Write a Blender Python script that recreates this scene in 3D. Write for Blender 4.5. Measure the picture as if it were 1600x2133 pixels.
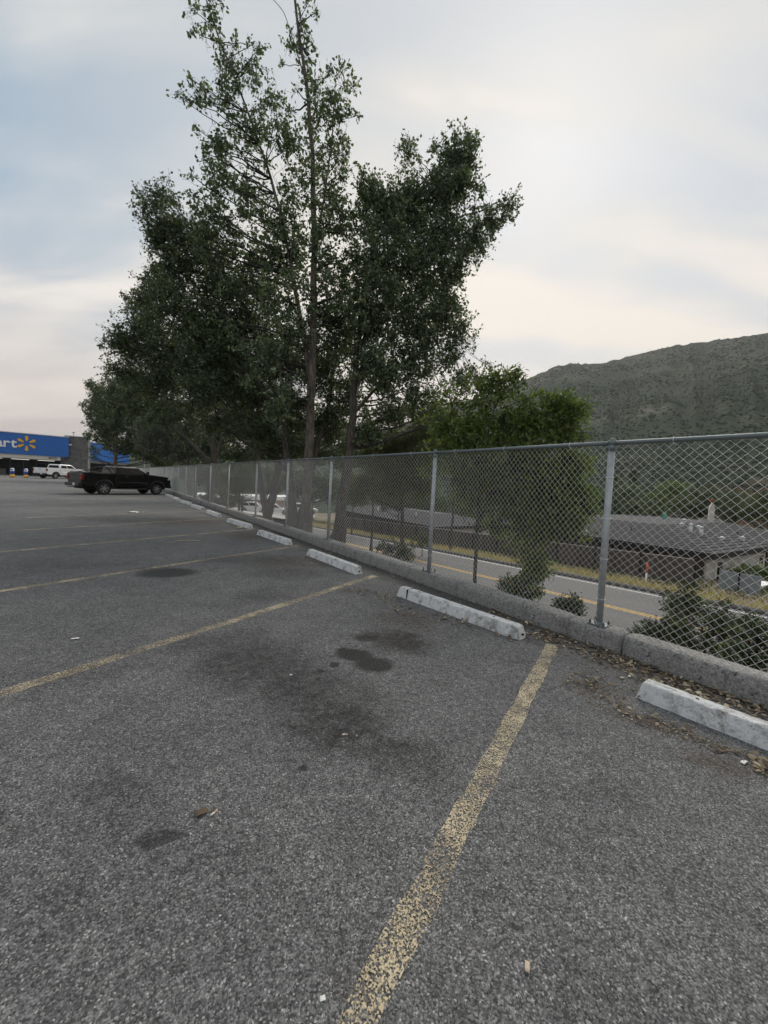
import bpy, bmesh, math, random
import numpy as np
from mathutils import Vector, Matrix, noise as mnoise

for _o in list(bpy.data.objects):
    bpy.data.objects.remove(_o)
random.seed(7)
rng = np.random.default_rng(11)
scene = bpy.context.scene
COL = scene.collection
R = math.radians

# ------------------------------------------------------------------ camera
FPX, SLOPE, V0, CY, CAMH = 800.0, 0.048, -35.0, 1041.5, 1.5
_up = np.array([SLOPE, -1, V0 / FPX]); _up /= np.linalg.norm(_up)
_f = np.array([0, 0, 1.0]); _y = _f - _up * (_f @ _up); _y /= np.linalg.norm(_y)
_x = np.cross(_y, _up)
CR = np.stack([_x, _y, _up])                     # camera axes (x right, y down, z forward) -> world
cam_data = bpy.data.cameras.new('camera')
cam = bpy.data.objects.new('camera', cam_data); COL.objects.link(cam)
m3 = np.stack([CR @ [1, 0, 0], CR @ [0, -1, 0], CR @ [0, 0, -1]], axis=1)
cam.matrix_world = Matrix.Translation((0, 0, CAMH)) @ Matrix(m3.tolist()).to_4x4()
cam_data.sensor_fit = 'VERTICAL'
cam_data.sensor_height = 36.0
cam_data.lens = 36.0 * FPX / 2133.0
cam_data.shift_y = -(1066.5 - CY) / 2133.0
cam_data.clip_start = 0.05
cam_data.clip_end = 9000
scene.camera = cam

def ray(x, y): return CR @ np.array([x - 800.0, y - CY, FPX])
def gr(x, y, z=0.0):
    r = ray(x, y); t = (z - CAMH) / r[2]
    return np.array([r[0] * t, r[1] * t, z])
def at(x, y, Y):
    r = ray(x, y); t = Y / r[1]
    return np.array([0, 0, CAMH]) + r * t

# ------------------------------------------------------------------ sky, sun, exposure
SUN_AZ, SUN_EL = R(20), R(40)                    # azimuth from +Y towards +X
world = bpy.data.worlds.new('World'); scene.world = world
world.use_nodes = True
scene.view_settings.view_transform = 'Standard'
scene.view_settings.look = 'None'
scene.view_settings.exposure = 0.86
scene.view_settings.gamma = 1.0
scene.view_settings.use_curve_mapping = False

class NT:
    """tiny node-tree helper"""
    def __init__(s, nt): s.nt = nt; nt.nodes.clear()
    def n(s, typ, props=None, **inp):
        nd = s.nt.nodes.new(typ)
        for k, v in (props or {}).items(): setattr(nd, k, v)
        for k, v in inp.items():
            key = int(k[1:]) if k[0] == '_' and k[1:].isdigit() else k.replace('__', ' ')
            sock = nd.inputs[key]
            if isinstance(v, bpy.types.NodeSocket): s.nt.links.new(v, sock)
            elif isinstance(v, bpy.types.Node): s.nt.links.new(v.outputs[0], sock)
            else: sock.default_value = v
        return nd
    def math(s, op, a, b=0.0, c=0.0, clamp=False):
        nd = s.n('ShaderNodeMath', {'operation': op, 'use_clamp': clamp}, _0=a, _1=b, _2=c); return nd.outputs[0]
    def vmath(s, op, a, b=(0, 0, 0)):
        nd = s.n('ShaderNodeVectorMath', {'operation': op}, _0=a, _1=b)
        return nd.outputs['Value'] if op in ('LENGTH', 'DOT_PRODUCT', 'DISTANCE') else nd.outputs[0]
    def ramp(s, fac, stops, interp='LINEAR'):
        nd = s.n('ShaderNodeValToRGB', None, Fac=fac); cr = nd.color_ramp; cr.interpolation = interp
        while len(cr.elements) < len(stops): cr.elements.new(0.5)
        for e, (p, c) in zip(cr.elements, stops):
            e.position = p; e.color = (*c, 1) if len(c) == 3 else c
        return nd.outputs[0]
    def mix(s, fac, a, b, mode='MIX'):
        nd = s.n('ShaderNodeMix', {'data_type': 'RGBA', 'blend_type': mode})
        for sock, v in ((nd.inputs[0], fac), (nd.inputs[6], a), (nd.inputs[7], b)):
            if isinstance(v, bpy.types.NodeSocket): s.nt.links.new(v, sock)
            else: sock.default_value = (*v, 1) if isinstance(v, tuple) and len(v) == 3 else v
        return nd.outputs[2]
    def noise(s, vec, scale, detail=4, rough=0.55, dist=0.0):
        nd = s.n('ShaderNodeTexNoise', None, Vector=vec, Scale=scale, Detail=detail, Roughness=rough, Distortion=dist)
        return nd.outputs[0]
    def maprange(s, v, a, b, c=0.0, d=1.0, smooth=True):
        nd = s.n('ShaderNodeMapRange', {'interpolation_type': 'SMOOTHSTEP' if smooth else 'LINEAR'}, _0=v, _1=a, _2=b, _3=c, _4=d)
        return nd.outputs[0]

def build_world():
    T = NT(world.node_tree)
    out = T.n('ShaderNodeOutputWorld')
    sky = T.n('ShaderNodeTexSky', {'sky_type': 'NISHITA', 'sun_disc': False, 'sun_elevation': SUN_EL, 'sun_rotation': SUN_AZ,
                                   'altitude': 1800.0, 'air_density': 1.0, 'dust_density': 3.0, 'ozone_density': 1.5})
    tc = T.n('ShaderNodeTexCoord').outputs['Generated']
    d = T.vmath('NORMALIZE', tc)
    sep = T.n('ShaderNodeSeparateXYZ', None, _0=d)
    el = sep.outputs[2]
    # high cloud sheet seen in perspective: project the direction on a plane overhead
    den = T.math('ADD', T.math('MAXIMUM', el, 0.0), 0.22)
    px = T.math('DIVIDE', sep.outputs[0], den); py = T.math('DIVIDE', sep.outputs[1], den)
    pv = T.n('ShaderNodeCombineXYZ', None, _0=px, _1=py).outputs[0]
    pr = T.n('ShaderNodeMapping', None, Vector=pv, Location=(0.75, 0.2, 0.0), Rotation=(0, 0, R(-40)), Scale=(0.42, 1.15, 1)).outputs[0]
    n1 = T.noise(pr, 1.15, 3, 0.45, 0.35)
    n2 = T.noise(pr, 3.4, 4, 0.5, 0.5)
    dens = T.math('ADD', T.math('MULTIPLY', n1, 0.66), T.math('MULTIPLY', n2, 0.34))
    cloud = T.maprange(dens, 0.36, 0.6)
    low = T.maprange(el, 0.5, 0.1)                 # smoke near the horizon covers everything
    mask = T.math('MAXIMUM', cloud, low, clamp=True)
    mask = T.math('MULTIPLY_ADD', mask, 0.16, 0.82)
    sdir = (math.sin(SUN_AZ) * math.cos(SUN_EL), math.cos(SUN_AZ) * math.cos(SUN_EL), math.sin(SUN_EL))
    gl = T.vmath('DOT_PRODUCT', d, sdir)
    glow = T.maprange(gl, 0.35, 1.0)
    shade = T.ramp(dens, [(0.41, (0.165, 0.245, 0.315)), (0.47, (0.26, 0.315, 0.36)), (0.515, (0.40, 0.41, 0.415)), (0.57, (0.52, 0.505, 0.48))])
    smoke = T.mix(0.38, T.ramp(el, [(0.0, (0.36, 0.285, 0.25)), (0.16, (0.42, 0.355, 0.31)), (0.36, (0.44, 0.41, 0.38)), (0.7, (0.40, 0.42, 0.43))]), T.ramp(dens, [(0.43, (0.26, 0.275, 0.29)), (0.57, (0.56, 0.53, 0.495))]))
    ccol = T.mix(low, shade, smoke)
    warm = T.mix(T.math('MULTIPLY', glow, 0.5), ccol, (0.57, 0.505, 0.42), 'MIX')
    b1 = T.n('ShaderNodeBackground', None, Color=sky.outputs[0], Strength=0.10)
    b2 = T.n('ShaderNodeBackground', None, Color=warm, Strength=1.0)
    mx = T.n('ShaderNodeMixShader', None, _0=mask, _1=b1, _2=b2)
    T.nt.links.new(mx.outputs[0], out.inputs[0])
build_world()
sun_data = bpy.data.lights.new('sun', 'SUN'); sun = bpy.data.objects.new('sun', sun_data); COL.objects.link(sun)
sun_data.energy = 1.5; sun_data.angle = R(45); sun_data.color = (1.0, 0.93, 0.84)
sun.rotation_euler = Vector((math.sin(SUN_AZ) * math.cos(SUN_EL), math.cos(SUN_AZ) * math.cos(SUN_EL), math.sin(SUN_EL))).to_track_quat('Z', 'Y').to_euler()

# ------------------------------------------------------------------ mesh helpers
def tag(o, label=None, cat=None, group=None, kind=None):
    if label: o['label'] = label
    if cat: o['category'] = cat
    if group: o['group'] = group
    if kind: o['kind'] = kind
    return o
def mesh_py(name, V, F, smooth=False):
    me = bpy.data.meshes.new(name); me.from_pydata([tuple(v) for v in V], [], [tuple(f) for f in F]); me.update()
    if smooth: me.polygons.foreach_set('use_smooth', [True] * len(me.polygons))
    return me
def mesh_np(name, V, quads=None, tris=None, attr=None, smooth=False):
    me = bpy.data.meshes.new(name)
    V = np.asarray(V, dtype=np.float32)
    qs = np.zeros((0, 4), np.int32) if quads is None else np.asarray(quads, np.int32)
    ts = np.zeros((0, 3), np.int32) if tris is None else np.asarray(tris, np.int32)
    me.vertices.add(len(V)); me.vertices.foreach_set('co', V.ravel())
    loops = np.concatenate([qs.ravel(), ts.ravel()])
    me.loops.add(len(loops)); me.loops.foreach_set('vertex_index', loops)
    starts = np.concatenate([np.arange(len(qs)) * 4, len(qs) * 4 + np.arange(len(ts)) * 3]).astype(np.int32)
    me.polygons.add(len(starts)); me.polygons.foreach_set('loop_start', starts)
    if smooth: me.polygons.foreach_set('use_smooth', np.ones(len(starts), bool))
    if attr is not None:
        a = me.attributes.new('rnd', 'FLOAT', 'POINT'); a.data.foreach_set('value', np.asarray(attr, np.float32))
    me.update(calc_edges=True); me.validate()
    return me
def mesh_bm(name, bm, smooth=False):
    bmesh.ops.recalc_face_normals(bm, faces=bm.faces[:])
    me = bpy.data.meshes.new(name); bm.to_mesh(me); bm.free()
    if smooth: me.polygons.foreach_set('use_smooth', [True] * len(me.polygons))
    return me
def add(name, me, mat=None, parent=None, loc=(0, 0, 0), rot=(0, 0, 0)):
    o = bpy.data.objects.new(name, me); COL.objects.link(o)
    o.location = loc; o.rotation_euler = rot
    if parent: o.parent = parent
    if mat and me is not None and len(me.materials) == 0: me.materials.append(mat)
    return o
def empty(name, loc=(0, 0, 0), rz=0.0):
    o = bpy.data.objects.new(name, None); COL.objects.link(o); o.location = loc; o.rotation_euler = (0, 0, rz)
    o.empty_display_size = 0.2
    return o
def copy_tree(o, parent=None):
    c = o.copy(); COL.objects.link(c); c.parent = parent
    for ch in list(o.children): copy_tree(ch, c)
    return c
def bm_box(bm, c, s, rz=0.0, bevel=0.0, M=None, seg=1):
    T = Matrix.Translation(c) @ Matrix.Rotation(rz, 4, 'Z') @ Matrix.Diagonal((s[0], s[1], s[2], 1))
    if M is not None: T = M @ T
    g = bmesh.ops.create_cube(bm, size=1.0, matrix=T)
    if bevel:
        es = list({e for v in g['verts'] for e in v.link_edges})
        bmesh.ops.bevel(bm, geom=es, offset=bevel, segments=seg, affect='EDGES', profile=0.6)
def box_mesh(name, c, s, rz=0.0, bevel=0.0, seg=1):
    bm = bmesh.new(); bm_box(bm, c, s, rz, bevel, None, seg); return mesh_bm(name, bm)
def bm_cyl(bm, p0, p1, r0, r1=None, n=12, caps=True):
    p0 = Vector(p0); p1 = Vector(p1); d = p1 - p0
    T = Matrix.Translation((p0 + p1) / 2) @ d.to_track_quat('Z', 'Y').to_matrix().to_4x4()
    bmesh.ops.create_cone(bm, cap_ends=caps, segments=n, radius1=r0, radius2=r0 if r1 is None else r1, depth=d.length, matrix=T)
def cyl_mesh(name, p0, p1, r0, r1=None, n=12, smooth=True):
    bm = bmesh.new(); bm_cyl(bm, p0, p1, r0, r1, n); me = mesh_bm(name, bm)
    if smooth:
        for p in me.polygons: p.use_smooth = len(p.vertices) == 4
    return me
class Tubes:
    """many tapered tubes in one mesh"""
    def __init__(s): s.V = []; s.Q = []; s.nv = 0
    def tube(s, P, Rd, n=6, cap=False):
        P = np.asarray(P, float); k = len(P)
        D = np.gradient(P, axis=0); D /= np.linalg.norm(D, axis=1)[:, None] + 1e-9
        ref = np.where(np.abs(D[:, 2:3]) > 0.9, np.array([[1.0, 0, 0]]), np.array([[0, 0, 1.0]]))
        A = np.cross(D, ref); A /= np.linalg.norm(A, axis=1)[:, None] + 1e-9
        B = np.cross(D, A); th = np.arange(n) * 2 * math.pi / n
        Rd = np.broadcast_to(np.asarray(Rd, float), (k,))
        ring = P[:, None] + Rd[:, None, None] * (np.cos(th)[None, :, None] * A[:, None] + np.sin(th)[None, :, None] * B[:, None])
        s.V.append(ring.reshape(-1, 3))
        i = np.arange(k - 1)[:, None] * n; j = np.arange(n)[None]; j2 = (j + 1) % n
        q = np.stack([i + j, i + j2, i + n + j2, i + n + j], -1).reshape(-1, 4) + s.nv
        s.Q.append(q); s.nv += k * n
    def mesh(s, name, off=(0, 0, 0), smooth=True):
        return mesh_np(name, np.concatenate(s.V) - np.asarray(off), np.concatenate(s.Q), smooth=smooth)

# ------------------------------------------------------------------ materials
def newmat(name):
    m = bpy.data.materials.new(name); m.use_nodes = True
    T = NT(m.node_tree); out = T.n('ShaderNodeOutputMaterial'); T.out = out
    return m, T
def finish(T, sh): T.nt.links.new(sh.outputs[0] if isinstance(sh, bpy.types.Node) else sh, T.out.inputs[0])
def simple(name, col, rough=0.6, metal=0.0, var=0.25, scale=6.0, bump=0.0, coat=0.0, spec=0.5, objrand=0.0):
    m, T = newmat(name)
    tc = T.n('ShaderNodeTexCoord').outputs['Object']
    nz = T.noise(tc, scale, 5, 0.6)
    c = T.mix(nz, tuple(x * (1 - var) for x in col), tuple(min(1, x * (1 + var)) for x in col))
    if objrand:
        oi = T.n('ShaderNodeObjectInfo').outputs['Random']
        c = T.mix(1.0, c, T.ramp(oi, [(0, (1 - objrand,) * 3), (1, (1 + objrand,) * 3)]), 'MULTIPLY')
    b = T.n('ShaderNodeBsdfPrincipled', None, Base__Color=c, Roughness=rough, Metallic=metal)
    b.inputs['Specular IOR Level'].default_value = spec
    b.inputs['Coat Weight'].default_value = coat
    if bump:
        T.nt.links.new(T.n('ShaderNodeBump', None, Strength=bump, Distance=0.02, Height=nz).outputs[0], b.inputs['Normal'])
    finish(T, b); return m

def leaf_mat(name, cols, trans=0.3, rough=0.5, spec=0.4):
    m, T = newmat(name)
    a = T.n('ShaderNodeAttribute', {'attribute_name': 'rnd'}).outputs['Fac']
    k = len(cols)
    c = T.ramp(a, [(i / (k - 1), c) for i, c in enumerate(cols)])
    b = T.n('ShaderNodeBsdfPrincipled', None, Base__Color=c, Roughness=rough)
    b.inputs['Specular IOR Level'].default_value = spec
    t = T.n('ShaderNodeBsdfTranslucent', None, Color=T.mix(1.0, c, (1.25, 1.35, 0.6), 'MULTIPLY'))
    finish(T, T.n('ShaderNodeMixShader', None, _0=trans, _1=b, _2=t)); return m

def bark_mat(name, dark, light, scale=9):
    m, T = newmat(name)
    tc = T.n('ShaderNodeTexCoord').outputs['Object']
    mp = T.n('ShaderNodeMapping', None, Vector=tc, Scale=(1, 1, 0.16)).outputs[0]
    w = T.noise(mp, scale * 2.2, 6, 0.65, 0.4)
    c = T.ramp(w, [(0.36, dark), (0.64, light)])
    b = T.n('ShaderNodeBsdfPrincipled', None, Base__Color=c, Roughness=0.9)
    T.nt.links.new(T.n('ShaderNodeBump', None, Strength=0.9, Distance=0.03, Height=w).outputs[0], b.inputs['Normal'])
    finish(T, b); return m

def stain_mask(T, vec, items, soft, nscale, namp):
    """dark patches: items (x, y, rx, ry, angle, amount)"""
    nz = T.n('ShaderNodeTexNoise', None, Vector=vec, Scale=nscale, Detail=4.0, Roughness=0.6)
    d = T.vmath('SCALE', T.vmath('SUBTRACT', nz.outputs['Color'], (0.5, 0.5, 0.5)))
    d.node.inputs['Scale'].default_value = namp
    v2 = T.vmath('ADD', vec, d)
    tot = None
    for (x, y, rx, ry, ang, amt) in items:
        mp = T.n('ShaderNodeMapping', {'vector_type': 'TEXTURE'}, Vector=v2, Location=(x, y, 0), Rotation=(0, 0, ang), Scale=(rx, ry, 1000)).outputs[0]
        l = T.vmath('LENGTH', mp)
        k = T.maprange(l, 1.0 + soft, 1.0 - soft, 0.0, amt)
        tot = k if tot is None else T.math('MAXIMUM', tot, k)
    return tot

def asphalt_mat():
    m, T = newmat('asphalt_lot')
    tc = T.n('ShaderNodeTexCoord').outputs['Object']
    big = T.noise(tc, 0.45, 5, 0.6, 0.6)
    mid = T.noise(tc, 3.5, 5, 0.65, 0.2)
    vor = T.n('ShaderNodeTexVoronoi', None, Vector=tc, Scale=165.0, Randomness=1.0)
    vs = T.n('ShaderNodeSeparateColor', None, _0=vor.outputs['Color'])
    agg = T.ramp(vs.outputs[0], [(0.0, (0.055, 0.055, 0.055)), (0.45, (0.140, 0.140, 0.140)), (0.8, (0.225, 0.225, 0.223)), (0.95, (0.29, 0.288, 0.283)), (1.0, (0.47, 0.465, 0.45))])
    fine = T.noise(tc, 260.0, 2, 0.6)
    agg = T.mix(1.0, agg, T.ramp(fine, [(0.3, (0.66,) * 3), (0.7, (1.34,) * 3)]), 'MULTIPLY')
    pat = T.noise(tc, 24.0, 5, 0.7)
    agg = T.mix(1.0, agg, T.ramp(pat, [(0.3, (0.62,) * 3), (0.7, (1.32,) * 3)]), 'MULTIPLY')
    binder = T.ramp(vor.outputs['Distance'], [(0.0, (1.12,) * 3), (0.55, (0.9,) * 3), (0.9, (0.5,) * 3)])
    col = T.mix(0.8, agg, binder, 'MULTIPLY')
    col = T.mix(1.0, col, T.ramp(big, [(0.32, (0.82, 0.82, 0.83)), (0.5, (1.0, 1.0, 1.0)), (0.68, (1.16, 1.15, 1.13))]), 'MULTIPLY')
    col = T.mix(1.0, col, T.ramp(mid, [(0.3, (0.82,) * 3), (0.7, (1.14,) * 3)]), 'MULTIPLY')
    def G(x, y, rx, ry, a=0.0, amt=1.0):          # patch radii across and along the view, in photo pixels
        p = gr(x, y); dpt = p[1]
        return (p[0], p[1], rx * dpt / FPX, ry * dpt * dpt / (FPX * CAMH), a, amt)
    wet = [G(738, 1364, 40, 13, -.15, 1), G(778, 1384, 42, 16, -.1, 1), G(716, 1355, 14, 6, 0, 1), G(697, 1384, 11, 6, 0, .95), G(668, 1397, 7, 5, 0, .8), G(762, 1330, 24, 6, 0, .8), G(690, 1367, 5, 3, 0, .7),
           G(1078, 1938, 12, 12, 0, .75), G(630, 1600, 9, 8, 0, .85), G(1165, 2003, 16, 12, 0, .35), G(330, 1748, 50, 19, .2, .8), G(350, 1193, 56, 11, .25, .9), G(318, 1184, 30, 5, .3, .5)]
    w = stain_mask(T, tc, wet, 0.28, 16.0, 0.075)
    soft = [G(835, 1335, 62, 22, -.5, .8), G(790, 1326, 40, 8, 0, .75), G(540, 1380, 140, 48, -.5, .75), G(630, 1430, 110, 50, -.5, .8), G(700, 1500, 120, 55, -.5, .85), G(820, 1565, 100, 40, -.5, .7), G(760, 1450, 60, 25, -.4, .5),
            G(450, 1335, 90, 22, .4, .5), G(600, 1195, 70, 12, .2, .4), G(310, 1085, 150, 9, .0, .45), G(520, 1165, 90, 10, 0.2, .35), G(250, 1640, 70, 25, 0, .35), G(140, 1880, 60, 30, 0, .35), G(560, 1240, 60, 14, .3, .35), G(1290, 1640, 50, 25, 0, .25), G(180, 1400, 120, 20, .4, .25), G(500, 1800, 90, 40, .4, .2), G(90, 1180, 120, 20, .5, .3)]
    sm = stain_mask(T, tc, soft, 0.6, 5.0, 0.42)
    sm = T.math('MULTIPLY', sm, T.ramp(T.noise(tc, 11, 6, 0.75), [(0.3, (0.35,) * 3), (0.62, (1.25,) * 3)]))
    brown = [G(600, 1172, 70, 14, -.2, .6), G(535, 1115, 60, 8, 0, .7), G(1490, 1590, 60, 22, -.4, .7), G(1340, 1500, 70, 20, -.5, .6), G(850, 1290, 70, 16, -.5, .55), G(1230, 1440, 50, 18, -.5, .5), G(740, 2045, 50, 40, 0, .3), G(425, 1697, 22, 10, 0, .5), G(400, 1085, 60, 8, .0, .4), G(820, 1330, 60, 20, -.5, .4)]
    bw = stain_mask(T, tc, brown, 0.8, 6.0, 0.2)
    # dust and damp dirt that gathers along the curb line
    mpf = T.n('ShaderNodeMapping', {'vector_type': 'TEXTURE'}, Vector=tc, Location=(FO[0], FO[1], 0), Rotation=(0, 0, R(126))).outputs[0]
    sx = T.n('ShaderNodeSeparateXYZ', None, _0=mpf).outputs[1]      # distance from the fence, + towards the lot
    edge = T.maprange(T.math('ADD', sx, T.math('MULTIPLY', mid, 0.5)), 0.95, 0.42)
    col = T.mix(T.math('MULTIPLY', edge, 0.6), col, (0.05, 0.046, 0.042))
    col = T.mix(w, col, T.mix(1.0, col, (0.20, 0.20, 0.20), 'MULTIPLY'))
    col = T.mix(sm, col, T.mix(1.0, col, (0.30, 0.295, 0.29), 'MULTIPLY'))
    col = T.mix(bw, col, T.mix(1.0, col, (0.6, 0.47, 0.38), 'MULTIPLY'))
    # faint resurfacing seam across the bays
    rough = T.math('MULTIPLY_ADD', w, -0.25, 0.86)
    b = T.n('ShaderNodeBsdfPrincipled', None, Base__Color=col, Roughness=rough)
    b.inputs['Specular IOR Level'].default_value = 0.35
    h = T.math('ADD', T.math('MULTIPLY', vor.outputs['Distance'], -1.0), T.math('MULTIPLY', fine, 0.5))
    T.nt.links.new(T.n('ShaderNodeBump', None, Strength=0.75, Distance=0.004, Height=h).outputs[0], b.inputs['Normal'])
    finish(T, b); return m

def paint_mat(name, col, wear, worn=(0.3, 0.22, 0.1)):
    m, T = newmat(name)
    tc = T.n('ShaderNodeTexCoord').outputs['Object']
    v = T.n('ShaderNodeTexVoronoi', None, Vector=tc, Scale=190.0).outputs['Color']
    vs = T.n('ShaderNodeSeparateColor', None, _0=v).outputs[0]
    a = T.noise(tc, 85, 6, 0.8); b0 = T.noise(tc, 2.6, 5, 0.7)
    k = T.math('ADD', T.math('ADD', T.math('MULTIPLY', a, 0.7), T.math('MULTIPLY', vs, 0.42)), T.math('MULTIPLY', b0, 0.85))
    mask = T.maprange(k, wear - 0.16, wear + 0.12, 0.0, 0.92)
    c = T.mix(T.noise(tc, 30, 4, 0.6), worn, col); c = T.mix(T.ramp(b0, [(0.35, (0,) * 3), (0.6, (1,) * 3)]), c, col)
    p = T.n('ShaderNodeBsdfPrincipled', None, Base__Color=c, Roughness=0.8)
    t = T.n('ShaderNodeBsdfTransparent')
    finish(T, T.n('ShaderNodeMixShader', None, _0=mask, _1=t, _2=p)); return m

def concrete_mat(name, base, pits=0.6, dirt=0.5, paint=None, scale=1.0, agg=True):
    m, T = newmat(name)
    tc = T.n('ShaderNodeTexCoord').outputs['Object']
    oi = T.n('ShaderNodeObjectInfo').outputs['Random']
    tv = T.vmath('ADD', tc, T.n('ShaderNodeCombineXYZ', None, _0=T.math('MULTIPLY', oi, 37.0), _1=T.math('MULTIPLY', oi, 11.0)).outputs[0])
    n1 = T.noise(tv, 3 * scale, 6, 0.65, 0.5); n2 = T.noise(tv, 45 * scale, 4, 0.7)
    c = T.mix(n1, tuple(x * 0.66 for x in base), tuple(min(1, x * 1.25) for x in base))
    c = T.mix(1.0, c, T.ramp(n2, [(0.3, (0.68,) * 3), (0.68, (1.22,) * 3)]), 'MULTIPLY')
    if agg:
        va = T.n('ShaderNodeTexVoronoi', None, Vector=tv, Scale=85.0 * scale)
        c = T.mix(0.5, c, T.mix(1.0, c, T.ramp(T.n('ShaderNodeSeparateColor', None, _0=va.outputs['Color']).outputs[0], [(0, (0.45,) * 3), (0.6, (1.0,) * 3), (1, (1.6,) * 3)]), 'MULTIPLY'))
    pit = T.maprange(T.noise(tv, 22 * scale, 5, 0.75, 1.6), 0.56, 0.66)
    c = T.mix(T.math('MULTIPLY', pit, pits), c, (0.06, 0.058, 0.055))
    if paint:
        pk = T.math('ADD', T.math('MULTIPLY', T.noise(tv, 9, 6, 0.75, 0.6), 0.7), T.math('MULTIPLY', n1, 0.4))
        pm = T.maprange(pk, paint[3] - 0.06, paint[3] + 0.06)
        c = T.mix(pm, T.mix(n2, tuple(x * 0.88 for x in paint[:3]), tuple(paint[:3])), c)
    streak = T.noise(T.n('ShaderNodeMapping', None, Vector=tv, Scale=(1, 1, 0.12)).outputs[0], 9, 4, 0.7)
    c = T.mix(T.math('MULTIPLY', T.maprange(streak, 0.5, 0.75), dirt), c, T.mix(1.0, c, (0.5, 0.47, 0.44), 'MULTIPLY'))
    b = T.n('ShaderNodeBsdfPrincipled', None, Base__Color=c, Roughness=0.9)
    hh = T.math('ADD', n2, T.math('MULTIPLY', pit, -1.2))
    T.nt.links.new(T.n('ShaderNodeBump', None, Strength=0.7, Distance=0.006, Height=hh).outputs[0], b.inputs['Normal'])
    finish(T, b); return m

# fence frame: origin at the post beside the second wheel stop, s runs along the fence away from the camera, t away from the lot
FO = np.array([2.19, 3.78]); FA = R(126)
FU = np.array([math.cos(FA), math.sin(FA)]); FN = np.array([math.sin(FA), -math.cos(FA)])
def fp(s, t, z=0.0): p = FO + FU * s + FN * t; return np.array([p[0], p[1], z])
# road frame: s along the road downhill, o across
RA = R(123.77); RD = np.array([math.cos(RA), math.sin(RA)]); RC = np.array([RD[1], -RD[0]])
def zroad(s): return -2.5 - 0.0437 * np.clip(s, -60, 150)
def rp(s, o, dz=0.0): p = RD * s + RC * o; return np.array([p[0], p[1], zroad(s) + dz])
def terrain_z(x, y):
    p = np.array([x, y]); s = p @ RD; o = p @ RC; t = (p - FO) @ FN
    zr = zroad(s)
    if o >= 11.2:
        return float(zr - 0.06 - 0.05 * np.clip(o - 24.2, 0, 14) - 0.02 * max(0, o - 60))
    k = np.clip((t - 0.1) / max(0.5, (t - 0.1) + (11.2 - o)), 0, 1); k = k * k * (3 - 2 * k) * 0.5 + k * 0.5
    return float(0.06 + (zr - 0.06 - 0.06) * k)

M_asph = asphalt_mat()
M_stripe = paint_mat('worn_stall_paint', (0.66, 0.56, 0.38), 1.06, (0.42, 0.28, 0.11))
M_curb = concrete_mat('curb_concrete', (0.27, 0.265, 0.255), 1.0, 0.7)
M_stop = concrete_mat('wheel_stop_concrete', (0.36, 0.355, 0.34), 0.8, 0.85, (0.70, 0.71, 0.71, 0.60), 1.3, False)
M_galv = simple('galvanised_steel', (0.40, 0.43, 0.45), 0.55, 0.4, 0.4, 18, 0.05)
M_rail = simple('weathered_rail_steel', (0.16, 0.19, 0.20), 0.5, 0.5, 0.25, 12, 0.05)
M_wire = simple('fence_wire', (0.82, 0.83, 0.83), 0.45, 0.15, 0.2, 30)
M_rust = simple('rusty_bolt', (0.14, 0.085, 0.05), 0.85, 0.2, 0.4, 60)
M_dark = simple('dark_hole', (0.02, 0.02, 0.02), 0.9)

# ------------------------------------------------------------------ parking lot
def sheet(name, pts, mat, parent=None):
    return add(name, mesh_py(name, pts, [tuple(range(len(pts)))]), mat, parent)
lot = sheet('parking_lot', [fp(-14, -0.05), fp(150, -0.05), fp(150, -260), fp(-14, -260)], M_asph)
tag(lot, kind='structure', label='dark weathered asphalt parking lot with oil stains')
SD = R(57.4); SDV = np.array([math.cos(SD), math.sin(SD)]); SNV = np.array([-SDV[1], SDV[0]])
for k in range(-1, 16):
    p = np.array([1.72, 3.70]) + k * np.array([-1.80, 2.45])
    L = 5.75; w = 0.055
    a, b = p + SDV * 0.0, p - SDV * L
    N = 110
    V = []; F = []
    for i in range(N + 1):
        q = a + (b - a) * i / N
        j1, j2 = 0.004 * math.sin(i * .7 + k) + rng.normal(0, .0035), 0.004 * math.sin(i * .5 + k * 2) + rng.normal(0, .0035)
        V.append((*(q + SNV * (w + j1)), 0.004)); V.append((*(q - SNV * (w + j2)), 0.004))
        if i: F.append((2 * i - 2, 2 * i - 1, 2 * i + 1, 2 * i))
    add('stall_line', mesh_py('stall_line', V, F), M_stripe, lot)

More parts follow.
